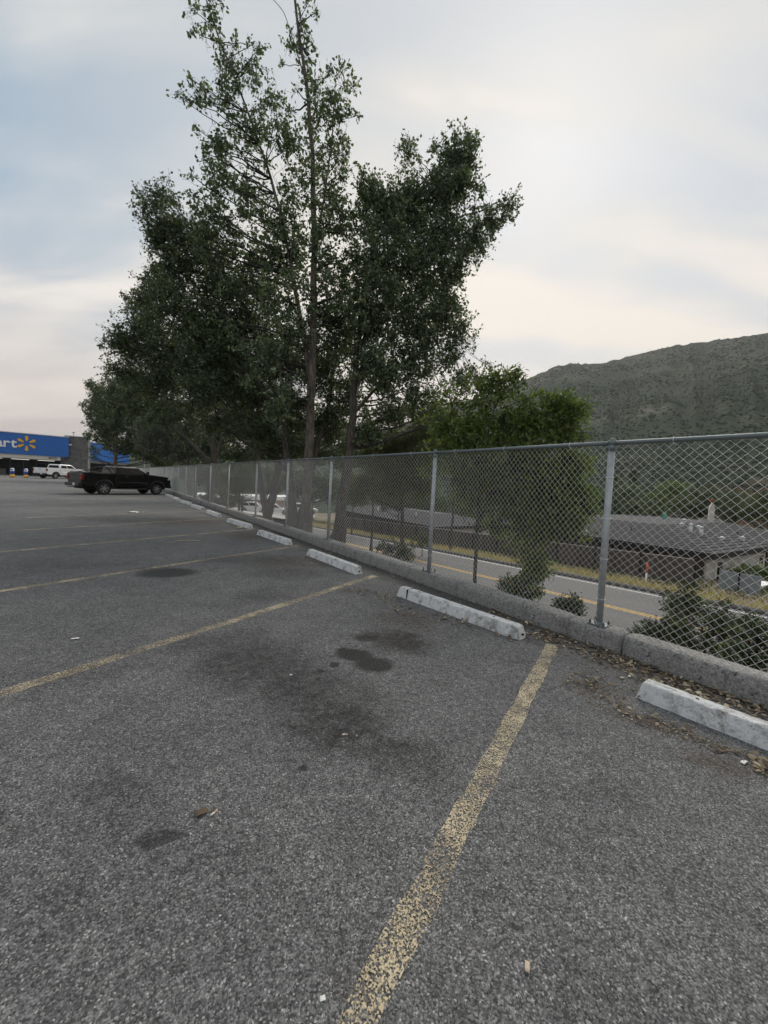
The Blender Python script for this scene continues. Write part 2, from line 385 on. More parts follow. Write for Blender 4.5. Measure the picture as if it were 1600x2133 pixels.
# ------------------------------------------------------------------ curb under the fence
curb = empty('concrete_curb', fp(0, 0)); CB = np.array(fp(0, 0))
tag(curb, 'long chipped grey concrete curb carrying the chain link fence', 'curb')
def curb_segment(s0, s1, seed, h=0.19, t0=-0.07, t1=0.17):
    prof = [(t0 - .012, -.02), (t0 - .008, .05), (t0 - .004, .11), (t0, h - .03), (t0 + .012, h - .008), (t0 + .035, h), (t0 + .09, h + .003), (t0 + .15, h + .002), (t1 - .03, h), (t1 - .008, h - .01), (t1, h - .035), (t1 + .004, .0), (t1 + .01, -.3)]
    n = max(3, int((s1 - s0) / 0.07)) if s0 < 14 else max(2, int((s1 - s0) / 0.5))
    n = min(n, 60); V = []; F = []; m = len(prof)
    for i in range(n + 1):
        s = s0 + (s1 - s0) * i / n
        e = min(i, n - i) / n * (s1 - s0)
        sh = 0.014 * math.exp(-e / 0.03)
        for j, (t, z) in enumerate(prof):
            q = Vector((s * 3.1, t * 9, z * 9 + seed * 3.7))
            d = mnoise.noise(q) * 0.008 + mnoise.noise(q * 4) * 0.006
            chip = max(0, mnoise.noise(Vector((s * 7, j * .8, seed))) - 0.42) * 0.07 if 3 <= j <= 6 else 0
            tt = t + (0.4 if j < 4 else 0.1) * d + chip * .5 + (sh if t < .05 else -sh)
            V.append(tuple(fp(s, tt, z + (d * .5 if z > .1 else 0) - chip - (sh if z > .1 else 0)) - CB))
            if i and j: F.append(((i - 1) * m + j - 1, i * m + j - 1, i * m + j, (i - 1) * m + j))
    F.append(tuple(range(m))); F.append(tuple(n * m + j for j in reversed(range(m))))
    bm = bmesh.new(); me = mesh_py('curb_segment', V, F); bm.from_mesh(me); bpy.data.meshes.remove(me)
    return mesh_bm('curb_segment', bm, True)
cuts = [-9.0, -6.0, -3.1, -0.262, -0.245, 0.27, 2.9, 4.5, 5.19, 7.165, 7.185, 10.2, 13.2]
while cuts[-1] < 72: cuts.append(cuts[-1] + 3.05)
for i in range(len(cuts) - 1):
    if cuts[i + 1] - cuts[i] < 0.05: continue
    o = add('curb_segment', curb_segment(cuts[i] + .003, cuts[i + 1] - .003, i), M_curb, curb)

# ------------------------------------------------------------------ chain link fence
fence = empty('chain_link_fence', fp(0, 0.03, 0.0), FA); FT = 2.0
tag(fence, 'tall galvanised chain link fence running along the edge of the lot', 'fence')
posts = [-6.1, -3.05, 0.0, 2.51, 5.82, 8.28, 10.95, 14.48, 17.9, 21.6]
while posts[-1] < 64: posts.append(posts[-1] + 3.15)
def wire_panel(L, z0=0.205, z1=1.985, p=0.036, r=0.0016):
    T = []; nw = int(L / (2 * p)) * 2 // 1
    nw = int(round(L / p)) - 1; ns = int((z1 - z0) / p)
    V = []; Q = []; nv = 0
    ca = np.array([[0, 1], [0.87, -.5], [-.87, -.5]])
    # each wire zigzags between columns j and j+1, bulging over and under at the knuckles
    zz = z0 + np.arange(ns + 1) * p
    for j in range(nw):
        x = (j + ((np.arange(ns + 1) + j) % 2)) * p
        y = np.where((np.arange(ns + 1) + j) % 2 == 0, r * 1.0, -r * 1.0)
        x = x + rng.normal(0, .0011, ns + 1)
        k = ns + 1
        dx = np.gradient(x); 
        ring = np.zeros((k, 3, 3))
        for q in range(3):
            ring[:, q, 0] = x + ca[q, 0] * r * 1.35
            ring[:, q, 1] = y + ca[q, 1] * r
            ring[:, q, 2] = zz
        # offset rings perpendicular to the average direction keeps the wire about round
        V.append(ring.reshape(-1, 3))
        i = np.arange(k - 1)[:, None] * 3; a = np.arange(3)[None]; b = (a + 1) % 3
        Q.append((np.stack([i + a, i + b, i + 3 + b, i + 3 + a], -1).reshape(-1, 4) + nv)); nv += 3 * k
    return mesh_np('wire_mesh', np.concatenate(V), np.concatenate(Q), smooth=True)
WP = wire_panel(3.0); WP.materials.append(M_wire)
rail_me = cyl_mesh('top_rail', (0, 0, FT), (1, 0, FT), 0.0215, n=14)
post_me = cyl_mesh('fence_post', (0, 0, 0.19), (0, 0, FT - .03), 0.031, n=16)
def cap_mesh():
    bm = bmesh.new(); bm_cyl(bm, (0, 0, FT - .075), (0, 0, FT - .02), .041, .036, 16)
    bm_cyl(bm, (-.028, 0, FT), (.028, 0, FT), .033, n=14); bmesh.ops.create_uvsphere(bm, u_segments=10, v_segments=6, radius=.026, matrix=Matrix.Translation((0, 0, FT + .026)))
    return mesh_bm('post_cap', bm, True)
def plate_mesh():
    bm = bmesh.new(); bm_box(bm, (0, 0, .197), (.17, .15, .012), bevel=.003)
    bm_cyl(bm, (0, 0, .2), (0, 0, .225), .048, .04, 16)
    return mesh_bm('base_plate', bm)
def bolt_mesh():
    bm = bmesh.new(); bm_cyl(bm, (0, 0, .2), (0, 0, .222), .011, n=6); bm_cyl(bm, (0, 0, .222), (0, 0, .24), .006, n=6); return mesh_bm('bolt', bm)
cap_me, plate_me, bolt_me = cap_mesh(), plate_mesh(), bolt_mesh()
def tie_mesh():
    t = Tubes(); th = np.linspace(0, 2 * math.pi, 13)
    t.tube(np.stack([.039 * np.cos(th), .039 * np.sin(th), .004 * np.sin(th * .5)], 1), .0024, 5)
    t.tube(np.array([[.036, -.01, 0], [.05, -.035, .006], [.045, -.05, .0]]), .0022, 5)
    return t.mesh('tie_wire')
tie_me = tie_mesh()
for i, s in enumerate(posts):
    po = add('fence_post', post_me, M_galv, fence, (s, 0, 0), (0.004 * math.sin(i * 5), 0.006 * math.sin(i * 3.1), 0))
    add('post_cap', cap_me, M_rail, po)
    if s < 22:
        add('base_plate', plate_me, M_rail, po)
        for dx, dy in ((.065, .055), (-.065, .055), (.065, -.055), (-.065, -.055)): add('bolt', bolt_me, M_rust, po, (dx, dy, 0))
        for z in (.42, .83, 1.24, 1.66): add('tie_wire', tie_me, M_wire, po, (0, 0, z + .03 * math.sin(i * 7 + z)))
    if i + 1 < len(posts):
        L = posts[i + 1] - s
        a = add('top_rail', rail_me, M_rail, fence, (s, 0, 0)); a.scale = (L, 1, 1)
        w = add('wire_mesh', WP, M_wire, fence, (s, 0.045, 0)); w.scale = (L / 3.0, 1, 1)
        if s < 16:
            for kk in (1, 2, 3): 
                tw = add('rail_tie', tie_me, M_wire, fence, (s + L * (kk - .5) / 3, 0.008, FT), (0, R(90), R(8))); tw.scale = (.75, .75, .75)

# ------------------------------------------------------------------ wheel stops
def stop_mesh(seed, seam=None):
    L, wb, wt, h = 1.78, .155, .105, .125
    n = 44; V = []; F = []
    prof = [(-wb / 2, 0), (-wb / 2 + .004, .03), (-wt / 2 - .003, h - .008), (-wt / 2 + .005, h), (-.015, h + .002), (.02, h + .002), (wt / 2 - .005, h), (wt / 2 + .003, h - .008), (wb / 2 - .004, .03), (wb / 2, 0)]
    m = len(prof)
    for i in range(n + 1):
        f = i / n; x = -L / 2 + L * f
        for j, (y, z) in enumerate(prof):
            e = min(f, 1 - f) * L
            sl = -0.03 * z / h if i == n else (0.03 * z / h if i == 0 else 0)
            q = Vector((x * 5, y * 12 + seed * 5.3, z * 12))
            d = mnoise.noise(q) * .004 + mnoise.noise(q * 3.3) * .003
            chip = max(0, mnoise.noise(Vector((x * 9, j * 1.3, seed * 2.1))) - .45) * .05
            rnd = .012 * math.exp(-e / .012) if 2 <= j <= 7 else .004 * math.exp(-e / .012)
            V.append((x + sl, y * (1 - rnd * 3) + d, max(0, z + (d if z > .05 else 0) - (chip if 2 <= j <= 7 else 0) - rnd)))
            if i and j: F.append(((i - 1) * m + j - 1, (i - 1) * m + j, i * m + j, i * m + j - 1))
    F.append(tuple(reversed(range(m)))); F.append(tuple(n * m + j for j in range(m)))
    me = mesh_py('body', V, F); bm = bmesh.new(); bm.from_mesh(me); bpy.data.meshes.remove(me)
    return mesh_bm('body', bm, False)
stop_labels = [
    'nearest white concrete wheel stop, cut by the right edge, leaves behind it',
    'long white concrete wheel stop with a dark seam near its left end',
    'white concrete wheel stop just beyond the second stall line, third nearest the camera',
    'chipped white concrete wheel stop fourth nearest the camera, before the forked trunks',
    'fifth wheel stop from the camera, a yellow scrap of litter at its right end',
    'sixth wheel stop from the camera, small worn white block along the fence',
    'seventh wheel stop from the camera, worn white block',
    'eighth wheel stop from the camera, third in front of the black pickup',
    'ninth wheel stop from the camera, next to the one under the black pickup',
    'far wheel stop at the front wheel of the black pickup']
for k in range(10):
    p = np.array([2.60, 2.02]) + np.array([-1.765, 2.43]) * k + FN * 0.05
    if k >= 5: p = np.array([2.60, 2.02]) + np.array([-1.80, 2.46]) * k + FN * 0.05
    if k == 0: p = p + FU * .13
    ang = R(129.5 + 2.2 * math.sin(k * 2.1))
    r = empty('wheel_stop', (p[0], p[1], 0.0), ang)
    tag(r, stop_labels[k], 'wheel stop', 'wheel stops along the fence')
    b = add('body', stop_mesh(k), M_stop, r)
    if k == 1:
        add('seam', box_mesh('seam', (0.70, 0.0, .064), (.012, .158, .128)), M_dark, r)
    if k < 7:
        for sx in (-.55, .55): add('anchor_pin', cyl_mesh('anchor_pin', (sx, 0, .11), (sx, 0, .1295), .011, n=8), M_rust, r)
        add('end_hole', cyl_mesh('end_hole', (-.88, .0, .045), (-.898, .0, .045), .012, n=8), M_dark, r)

# ------------------------------------------------------------------ ground beyond the fence, road
def soil_mat():
    m, T = newmat('dry_soil')
    tc = T.n('ShaderNodeTexCoord').outputs['Object']
    a = T.noise(tc, 0.25, 6, 0.65); b0 = T.noise(tc, 5, 6, 0.7)
    c = T.mix(T.maprange(a, .42, .6), (0.17, 0.13, 0.085), (0.09, 0.085, 0.04))
    c = T.mix(1.0, c, T.ramp(b0, [(.3, (.6,) * 3), (.7, (1.35,) * 3)]), 'MULTIPLY')
    b = T.n('ShaderNodeBsdfPrincipled', None, Base__Color=c, Roughness=.95)
    T.nt.links.new(T.n('ShaderNodeBump', None, Strength=.8, Distance=.05, Height=b0).outputs[0], b.inputs['Normal'])
    finish(T, b); return m
def road_mat():
    m, T = newmat('road_asphalt')
    tc = T.n('ShaderNodeTexCoord').outputs['Object']
    a = T.noise(tc, .5, 5, .6); b0 = T.noise(tc, 40, 4, .7)
    mp = T.n('ShaderNodeMapping', {'vector_type': 'TEXTURE'}, Vector=tc, Rotation=(0, 0, RA), Scale=(14, .35, 1)).outputs[0]
    st = T.noise(mp, 1.0, 3, .5)
    c = T.mix(a, (.09, .09, .093), (.13, .129, .127)); c = T.mix(1.0, c, T.ramp(b0, [(.3, (.75,) * 3), (.7, (1.25,) * 3)]), 'MULTIPLY')
    c = T.mix(1.0, c, T.ramp(st, [(.3, (.85,) * 3), (.7, (1.1,) * 3)]), 'MULTIPLY')
    finish(T, T.n('ShaderNodeBsdfPrincipled', None, Base__Color=c, Roughness=.88)); return m
M_soil, M_road = soil_mat(), road_mat()
M_yel = paint_mat('road_yellow_paint', (0.66, 0.42, 0.10), 0.62, (.5, .32, .1))
M_white = paint_mat('road_white_paint', (0.72, 0.72, 0.69), 0.62, (.5, .5, .48))
def ground():
    ss = np.concatenate([np.linspace(-60, 60, 61), np.linspace(65, 320, 40)])
    V = []; F = []
    cols = np.concatenate([np.linspace(0, 1, 15), 1 + np.linspace(.03, 1, 30)])
    for i, s in enumerate(ss):
        # near side starts just inside the curb line
        base = FO + FN * 0.12; d = RD * s
        o0 = ((base - RD * s) @ FN) / (RC @ FN); 
        for j, c in enumerate(cols):
            o = o0 + (11.2 - o0) * c if c <= 1 else 11.2 + (c - 1) ** 1.6 * 260
            p = RD * s + RC * o
            z = terrain_z(p[0], p[1])
            if c > .05 and (o < 11 or o > 20): z += mnoise.noise(Vector((p[0] * .6, p[1] * .6, 0))) * .12
            V.append((p[0], p[1], z))
            if i and j:
                m = len(cols); F.append(((i - 1) * m + j - 1, (i - 1) * m + j, i * m + j, i * m + j - 1))
    me = mesh_py('embankment', V, F, True); return me
emb = tag(add('embankment', ground(), M_soil), kind='structure', label='dry earth bank falling from the curb to the road')
far = tag(sheet('plain', [(-1250, -950, -14), (1250, -950, -14), (1250, 1950, -14), (-1250, 1950, -14)], M_soil), kind='structure', label='wide valley ground out to the horizon')
def strip(name, o0, o1, dz, mat, parent=None, s0=-50, s1=230, n=60):
    V = []; F = []
    for i in range(n + 1):
        s = s0 + (s1 - s0) * i / n
        V.append(rp(s, o0, dz)); V.append(rp(s, o1, dz))
        if i: F.append((2 * i - 2, 2 * i - 1, 2 * i + 1, 2 * i))
    return add(name, mesh_py(name, V, F), mat, parent)
road = tag(strip('road', 11.2, 19.55, 0, M_road), kind='structure', label='two lane grey road below the fence')
for o in (15.36, 15.58): strip('centre_line', o - .055, o + .055, .005, M_yel, road)
strip('edge_line', 19.05, 19.17, .005, M_white, road); strip('edge_line', 11.75, 11.87, .005, M_white, road)
def dike():
    prof = [(19.5, -.05), (19.52, .02), (19.62, .10), (19.8, .13), (20.0, .11), (20.15, -.1)]
    V = []; F = []; n = 70; m = len(prof)
    for i in range(n + 1):
        s = -40 + 220 * i / n
        for j, (o, z) in enumerate(prof):
            V.append(rp(s, o + .03 * math.sin(i * 1.7), z))
            if i and j: F.append(((i - 1) * m + j - 1, (i - 1) * m + j, i * m + j, i * m + j - 1))
    return mesh_py('road_dike', V, F, True)
M_dike = simple('old_tarmac_dike', (.045, .043, .042), .9, 0, .3, 8, .3)
tag(add('road_dike', dike(), M_dike), kind='structure', label='dark tarmac edge along the far side of the road')

# ------------------------------------------------------------------ hillside
RIDGE = [(-70, 1.5), (-40, 2.0), (-20, 3.2), (-8, 5.0), (0, 8.0), (4.4, 9.8), (11, 12.4), (16.5, 14.0), (20.1, 15.27), (22.5, 16.0), (24, 16.2), (26.5, 15.9), (29, 15.7), (34, 16.1), (39, 16.8), (43.8, 17.16), (50, 17.8), (60, 18.2), (75, 17), (95, 13), (120, 8), (150, 4)]
def ridge_from_px():
    pts = [(900, 858), (1000, 828), (1110, 785), (1160, 762), (1200, 757), (1250, 758), (1300, 745), (1400, 722), (1500, 708), (1600, 694)]
    out = []
    for x, y in pts:
        r = ray(x, y); out.append((math.degrees(math.atan2(r[0], r[1])), math.degrees(math.atan2(r[2], math.hypot(r[0], r[1])))))
    return [p for p in RIDGE if p[0] < out[0][0] - 1] + out + [(p[0], p[1]) for p in RIDGE if p[0] > out[-1][0] + 3]
RG = np.array(ridge_from_px())
def hill_point(az, v):
    el = np.interp(az, RG[:, 0], RG[:, 1])
    d1 = 640.0; d0 = 105.0 + 30 * math.sin(R(az) * 3)
    zr = CAMH + d1 * math.tan(R(el))
    if v <= 1:
        d = d0 + (d1 - d0) * v; zb = -9.0
        z = zb + (zr - zb) * (v * 0.93 + 0.07 * v * v)
    else:
        d = d1 + 500 * (v - 1); z = zr - 260 * (v - 1)
    x, y = d * math.sin(R(az)), d * math.cos(R(az))
    f = min(1.0, v * 3) * (1.0 if v < .9 else max(0.15, 1 - (v - .9) * 8.5))
    q = Vector((x * .008, y * .008, 1.3))
    z += f * (mnoise.fractal(q, 1.0, 2.0, 5) * 9 - abs(mnoise.noise(Vector((R(az) * 26, v * 1.4, 4)))) * 16 * f + 3)
    if v > .97 : z += mnoise.noise(Vector((az * 1.4, 0, 0))) * 2.2 + mnoise.noise(Vector((az * 5, 3, 0))) * 1.0
    return x, y, z
def hill_mat():
    m, T = newmat('sage_hillside')
    tc = T.n('ShaderNodeTexCoord').outputs['Object']
    mp = T.n('ShaderNodeMapping', None, Vector=tc, Scale=(1, 1, 2.6)).outputs[0]
    a = T.noise(mp, .013, 6, .62, .6); b0 = T.noise(mp, .12, 6, .7, .4); c0 = T.noise(mp, .55, 4, .7)
    k = T.math('ADD', T.math('MULTIPLY', a, .5), T.math('ADD', T.math('MULTIPLY', b0, .35), T.math('MULTIPLY', c0, .25)))
    c = T.ramp(k, [(.38, (.020, .035, .021)), (.48, (.030, .047, .029)), (.58, (.045, .060, .040)), (.66, (.14, .13, .105)), (.76, (.28, .25, .21))])
    red = T.maprange(T.vmath('DISTANCE', tc, (105.0, 108.0, -2.0)), 26, 8)
    c = T.mix(T.math('MULTIPLY', red, .7), c, (.17, .07, .05))
    b = T.n('ShaderNodeBsdfPrincipled', None, Base__Color=c, Roughness=1.0)
    b.inputs['Specular IOR Level'].default_value = .1
    T.nt.links.new(T.n('ShaderNodeBump', None, Strength=1.0, Distance=1.6, Height=T.math('ADD', b0, c0)).outputs[0], b.inputs['Normal'])
    finish(T, b); return m
M_hill = hill_mat()
def hillside():
    A = np.concatenate([np.arange(-75, 2, 3.0), np.arange(2, 52, .35), np.arange(52, 152, 3.0)])
    VV = np.concatenate([np.linspace(0, 1, 70), [1.02, 1.06, 1.2, 1.6, 2.0]])
    V = []; F = []; m = len(VV)
    for i, a in enumerate(A):
        for j, v in enumerate(VV):
            V.append(hill_point(a, v))
            if i and j: F.append(((i - 1) * m + j - 1, (i - 1) * m + j, i * m + j, i * m + j - 1))
    bm = bmesh.new(); me = mesh_py('hillside', V, F, True); bm.from_mesh(me); return mesh_bm('hillside', bm, True)
tag(add('hillside', hillside(), M_hill), kind='structure', label='sage covered hillside rising behind the road')
ICO = None
def ico():
    bm = bmesh.new(); bmesh.ops.create_icosphere(bm, subdivisions=1, radius=1.0)
    V = np.array([v.co[:] for v in bm.verts]); F = np.array([[l.index for l in f.verts] for f in bm.faces]); bm.free(); return V, F
ICO = ico()
def scrub(n):
    V0, F0 = ICO; V = []; F = []; A = []
    k = 0
    while k < n:
        az = rng.uniform(4, 50); v = rng.uniform(0.0, 1.0) ** 1.25
        x, y, z = hill_point(az, v)
        dens = mnoise.noise(Vector((x * .02, y * .02, z * .035))) + .55 * mnoise.noise(Vector((x * .08, y * .08, z * .1)))
        if dens < rng.uniform(-.75, .45): continue
        r = rng.uniform(.3, .95) * (1.1 if v > .5 else .8)
        W = V0 * rng.uniform(.6, 1.3, (len(V0), 1)) * np.array([r * 1.25, r * 1.25, r * .8]) + np.array([x, y, z + r * .25])
        V.append(W); F.append(F0 + k * len(V0)); A.append(np.full(len(V0), rng.random())); k += 1
    return mesh_np('hillside_scrub', np.concatenate(V), None, np.concatenate(F), np.concatenate(A))
M_scrub = leaf_mat('scrub_green', [(.022, .038, .023), (.028, .046, .028), (.035, .054, .033), (.045, .062, .04)], .0, .9, .1)
tag(add('hillside_scrub', scrub(17000), M_scrub), kind='stuff', label='dark green scrub scattered over the hillside', cat='scrub')

# ------------------------------------------------------------------ trees and shrubs
def leaf_arrays(P, D, size, ratio, rnd_rot=1.0, droop=0.0):
    """kite shaped folded leaves: P base points, D directions"""
    n = len(P)
    D = D / (np.linalg.norm(D, axis=1)[:, None] + 1e-9)
    A = rng.normal(size=(n, 3)); S = np.cross(D, A); S /= np.linalg.norm(S, axis=1)[:, None] + 1e-9
    U = np.cross(S, D)
    sz = size * rng.uniform(.5, 1.4, n)[:, None]
    w = sz * ratio
    v0 = P; v1 = P + D * sz * .45 + S * w * .5 + U * sz * .08; v2 = P + D * sz; v3 = P + D * sz * .45 - S * w * .5 + U * sz * .08
    V = np.stack([v0, v1, v2, v3], 1).reshape(-1, 3)
    Q = np.arange(n * 4).reshape(-1, 4)
    T = np.concatenate([Q[:, [0, 1, 2]], Q[:, [0, 2, 3]]])
    return V, T
def bezier(a, b, c, n):
    t = np.linspace(0, 1, n)[:, None]
    return (1 - t) ** 2 * a + 2 * t * (1 - t) * b + t ** 2 * c
def jitter(P, amt):
    Q = P.copy(); Q[1:-1] += rng.normal(0, amt, Q[1:-1].shape); return Q
def interp_path(P, n):
    P = np.asarray(P, float); d = np.concatenate([[0], np.cumsum(np.linalg.norm(np.diff(P, axis=0), axis=1))])
    t = np.linspace(0, d[-1], n)
    Q = np.stack([np.interp(t, d, P[:, i]) for i in range(3)], 1)
    K = np.array([.25, .5, .25])
    for _ in range(3):
        Qs = Q.copy(); Qs[1:-1] = .25 * Q[:-2] + .5 * Q[1:-1] + .25 * Q[2:]; Q = Qs
    return Q
def tree(name, label, cat, depth, stems, blobs, leaf=.075, ratio=.72, dens=1.7, mats=None, group=None, droop=0.0, sprig=.45, zbase=None, twig=True, per=12, clump=.35):
    """stems: list of (photo path points with own depth offsets, r0, r1); blobs: (px, py, rx, ry, depth offset, density factor)
       every point is put at its own real distance behind the fence"""
    def W(q, dd=0.0): return at(q[0], q[1], depth + (q[2] if len(q) > 2 else 0.0) + dd)
    base = W(stems[0][0][0]).copy()
    if zbase is not None: base[2] = zbase
    root = empty(name, base); tag(root, label, cat, group)
    tb = Tubes(); lb = Tubes(); trunkpts = []
    for i, (path, r0, r1) in enumerate(stems):
        P = [W(q) for q in path]
        if i == 0 and zbase is not None: P[0][2] = zbase
        Q = interp_path(P, 26); Q += rng.normal(0, r0 * .10, Q.shape)
        Rr = r0 + (r1 - r0) * np.linspace(0, 1, 26) ** .8
        Rr = Rr * (1 + rng.normal(0, .04, 26))
        if i == 0: Rr[0] *= 1.5; Rr[1] *= 1.18
        tb.tube(Q, Rr, 10); trunkpts += [(q, r) for q, r in zip(Q, Rr)]
    TP = np.array([q for q, r in trunkpts]); TR = np.array([r for q, r in trunkpts])
    LV, LT, LA, nv = [], [], [], 0
    sats = []
    for (bx, by, rx, ry, dd, df) in blobs:                     # smaller outer clumps break up the outline
        for q in range(4):
            a = rng.uniform(0, 2 * math.pi); f = rng.uniform(.75, 1.15); g = rng.uniform(.26, .42)
            sats.append((bx + math.cos(a) * rx * f, by + math.sin(a) * ry * f, rx * g, ry * g, dd + rng.uniform(-.6, .6) * rx * depth / FPX, df * rng.uniform(.5, .9)))
    blobs = list(blobs) + sats
    for (bx, by, rx, ry, dd, df) in blobs:
        c = W((bx, by), dd); k = (depth + dd) / FPX
        rad = np.array([rx * k, .5 * (rx + ry) * k, ry * k])
        # limb from the trunk to the clump
        cand = np.where(TP[:, 2] < c[2] - .25 * np.linalg.norm(TP[:, :2] - c[:2], axis=1))[0]
        if len(cand) == 0: cand = np.arange(len(TP))
        dall = np.linalg.norm(TP - c, axis=1); j = cand[np.argmin(dall[cand])]
        if dall[j] > 1.5 * dall.min() + .1: j = int(np.argmin(dall))
        a = TP[j]; L = np.linalg.norm(c - a)
        hubs = [c]
        if L > .15:
            mid = (a + c) / 2 + np.array([0, 0, -.06 * L]) + rng.normal(0, .05 * L, 3)
            B = jitter(bezier(a, mid, c, 9), .012 * L)
            r0 = min(TR[j] * .55, .012 + .016 * L)
            lb.tube(B, np.linspace(r0, max(.006, r0 * .35), 9), 6)
            hubs += [B[-3], B[-2]]
            r_end = max(.005, r0 * .35)
        else: r_end = .008
        for q in range(7 if rx > 26 else 3):
            d = rng.normal(size=3); d /= np.linalg.norm(d); e = c + d * rad * rng.uniform(.6, 1.0)
            st0 = hubs[rng.integers(len(hubs))]
            B = jitter(bezier(st0, (st0 + e) / 2 + rng.normal(0, .06, 3) + [0, 0, .05], e, 6), .02)
            lb.tube(B, np.linspace(r_end * .8, .003, 6), 4); hubs += [B[2], B[4], B[5]]
        area = math.pi * rad[0] * rad[2]
        nl = int(dens * df * area / (leaf * leaf * ratio * .5)); nsp = max(2, nl // per)
        d = rng.normal(size=(nsp, 3)); d /= np.linalg.norm(d, axis=1)[:, None]
        rr = rng.uniform(0, 1, nsp)[:, None] ** .45
        # clumping: pull sprigs towards a few sub-centres so gaps open between them
        sub = rng.normal(size=(max(4, nsp // 26), 3)); sub /= np.linalg.norm(sub, axis=1)[:, None]; sub *= rng.uniform(.35, 1.0, (len(sub), 1))
        o = d * rr; pick = sub[rng.integers(len(sub), size=nsp)]
        o = o * (1 - clump) + pick * clump
        o += rng.normal(0, .10, o.shape)
        O = c + o * rad
        dirs = o / (np.linalg.norm(o, axis=1)[:, None] + 1e-6) + rng.normal(0, .6, o.shape) + np.array([0, 0, .25 - droop])
        dirs /= np.linalg.norm(dirs, axis=1)[:, None]
        ln = sprig * rng.uniform(.5, 1.3, nsp)
        if twig:
            sel = np.arange(nsp)[::2] if nsp > 300 else np.arange(nsp)
            for q in sel:
                p0 = O[q] - dirs[q] * ln[q] * .6; p1 = O[q] + dirs[q] * ln[q] * .5
                lb.tube(np.array([p0, p1]), np.array([.0045, .002]) * (1 + depth / 30), 3)
        t = rng.uniform(-.5, .55, (nsp, per))
        P = O[:, None] + dirs[:, None] * (ln[:, None] * t)[..., None] + rng.normal(0, leaf * .45, (nsp, per, 3))
        Dl = dirs[:, None] * .5 + rng.normal(0, .75, (nsp, per, 3)) + np.array([0, 0, -.25 - droop])
        V, T = leaf_arrays(P.reshape(-1, 3), Dl.reshape(-1, 3), leaf, ratio)
        tone = np.clip(rng.normal(.48, .22, (nsp, 1)) + rng.normal(0, .2, (nsp, per)), 0, 1).reshape(-1)
        LV.append(V); LT.append(T + nv); LA.append(np.repeat(tone, 4)); nv += len(V)
    add('trunk', tb.mesh('trunk', base), mats[0], root)
    add('branches', lb.mesh('branches', base), mats[1], root)
    add('crown', mesh_np('crown', np.concatenate(LV) - base, None, np.concatenate(LT), np.concatenate(LA)), mats[2], root)
    return root
M_bark = bark_mat('cottonwood_bark', (.04, .034, .029), (.17, .145, .125))
M_bark2 = bark_mat('dark_bark', (.03, .027, .024), (.12, .105, .092))
M_limb = simple('limb_bark', (.035, .032, .028), .9, 0, .35, 12)
M_leafA = leaf_mat('poplar_leaves', [(0.0583, 0.0874, 0.0541), (0.0999, 0.1415, 0.0833), (0.1457, 0.1976, 0.1144), (0.2394, 0.2914, 0.1665)], .25, .5, .3)
M_leafB = leaf_mat('elm_leaves', [(0.0424, 0.0679, 0.0382), (0.0721, 0.1061, 0.0571), (0.1061, 0.1485, 0.0721), (0.1803, 0.2120, 0.0955)], .2, .5, .4)
M_leafC = leaf_mat('ash_leaves', [(.06, .095, .026), (.10, .148, .04), (.145, .20, .058), (.22, .26, .09)], .4, .5, .3)
M_leafD = leaf_mat('pale_willow_leaves', [(.06, .08, .03), (.095, .115, .045), (.14, .155, .06), (.19, .19, .08)], .35, .5, .4)

GT = 'trees standing behind the fence'
# tall open cottonwood with the straight trunk
tree('cottonwood_tree', 'tallest cottonwood with straight trunk and open top reaching out of frame', 'tree', 10.9,
     [([(636, 1140), (641, 1040), (645, 900), (652, 700), (656, 500), (652, 330), (640, 180), (622, 60), (606, -60), (596, -170)], .155, .02),
      ([(648, 800), (625, 660, .2), (592, 470, .3), (556, 340, .3), (505, 200, .2), (455, 80, .1), (425, -10, 0), (412, -60)], .075, .012),
      ([(652, 560), (672, 430, -.2), (690, 310, -.3), (697, 200, -.3), (700, 160, -.3)], .045, .008),
      ([(640, 180), (610, 80, .1), (590, 20, .1), (560, -10, 0)], .022, .006)],
     [(432, 50, 34, 52, .1, .28), (440, 10, 26, 30, .0, .25), (462, 130, 40, 45, .1, .55), (410, 195, 36, 36, -.2, .5), (470, 205, 50, 45, .2, .7), (525, 140, 46, 48, .3, .6), (560, 210, 55, 60, .3, .6),
      (610, 100, 26, 50, .2, .4), (638, 120, 24, 50, .2, .3), (655, 190, 50, 50, -.1, .55), (712, 180, 36, 42, -.3, .5), (690, 240, 50, 45, -.4, .6), (640, 10, 22, 45, 0, .15), (700, 270, 30, 45, -.3, .4),
      (455, 290, 50, 50, .0, .7), (520, 290, 60, 60, .4, .75), (600, 310, 60, 60, .2, .7), (665, 320, 55, 60, -.2, .7), (700, 340, 28, 45, -.4, .5),
      (450, 370, 55, 55, -.2, .8), (520, 400, 75, 65, .5, .85), (600, 420, 70, 70, .0, .75), (680, 410, 55, 65, -.3, .7), (440, 450, 70, 55, -.2, .8),
      (550, 520, 80, 70, .3, .9), (650, 520, 70, 70, -.2, .75), (600, 620, 85, 80, -.5, .8), (690, 620, 55, 80, .2, .7), (500, 600, 80, 80, .4, .9), (560, 720, 75, 75, -.4, .8), (710, 470, 50, 80, .4, .9), (710, 560, 50, 80, .6, .9), (640, 700, 70, 80, .5, .9), (715, 660, 40, 70, .8, .8), (590, 830, 60, 70, -.3, .7), (610, 520, 70, 70, .7, .8), (480, 500, 70, 60, .2, .9), (604, -90, 34, 40, .0, .35), (596, -160, 28, 40, .0, .4), (414, -50, 26, 26, .0, .35)],
     leaf=.088, ratio=.74, dens=1.2, mats=(M_bark, M_limb, M_leafA), group=GT, zbase=-.35, clump=.5, sprig=.38)
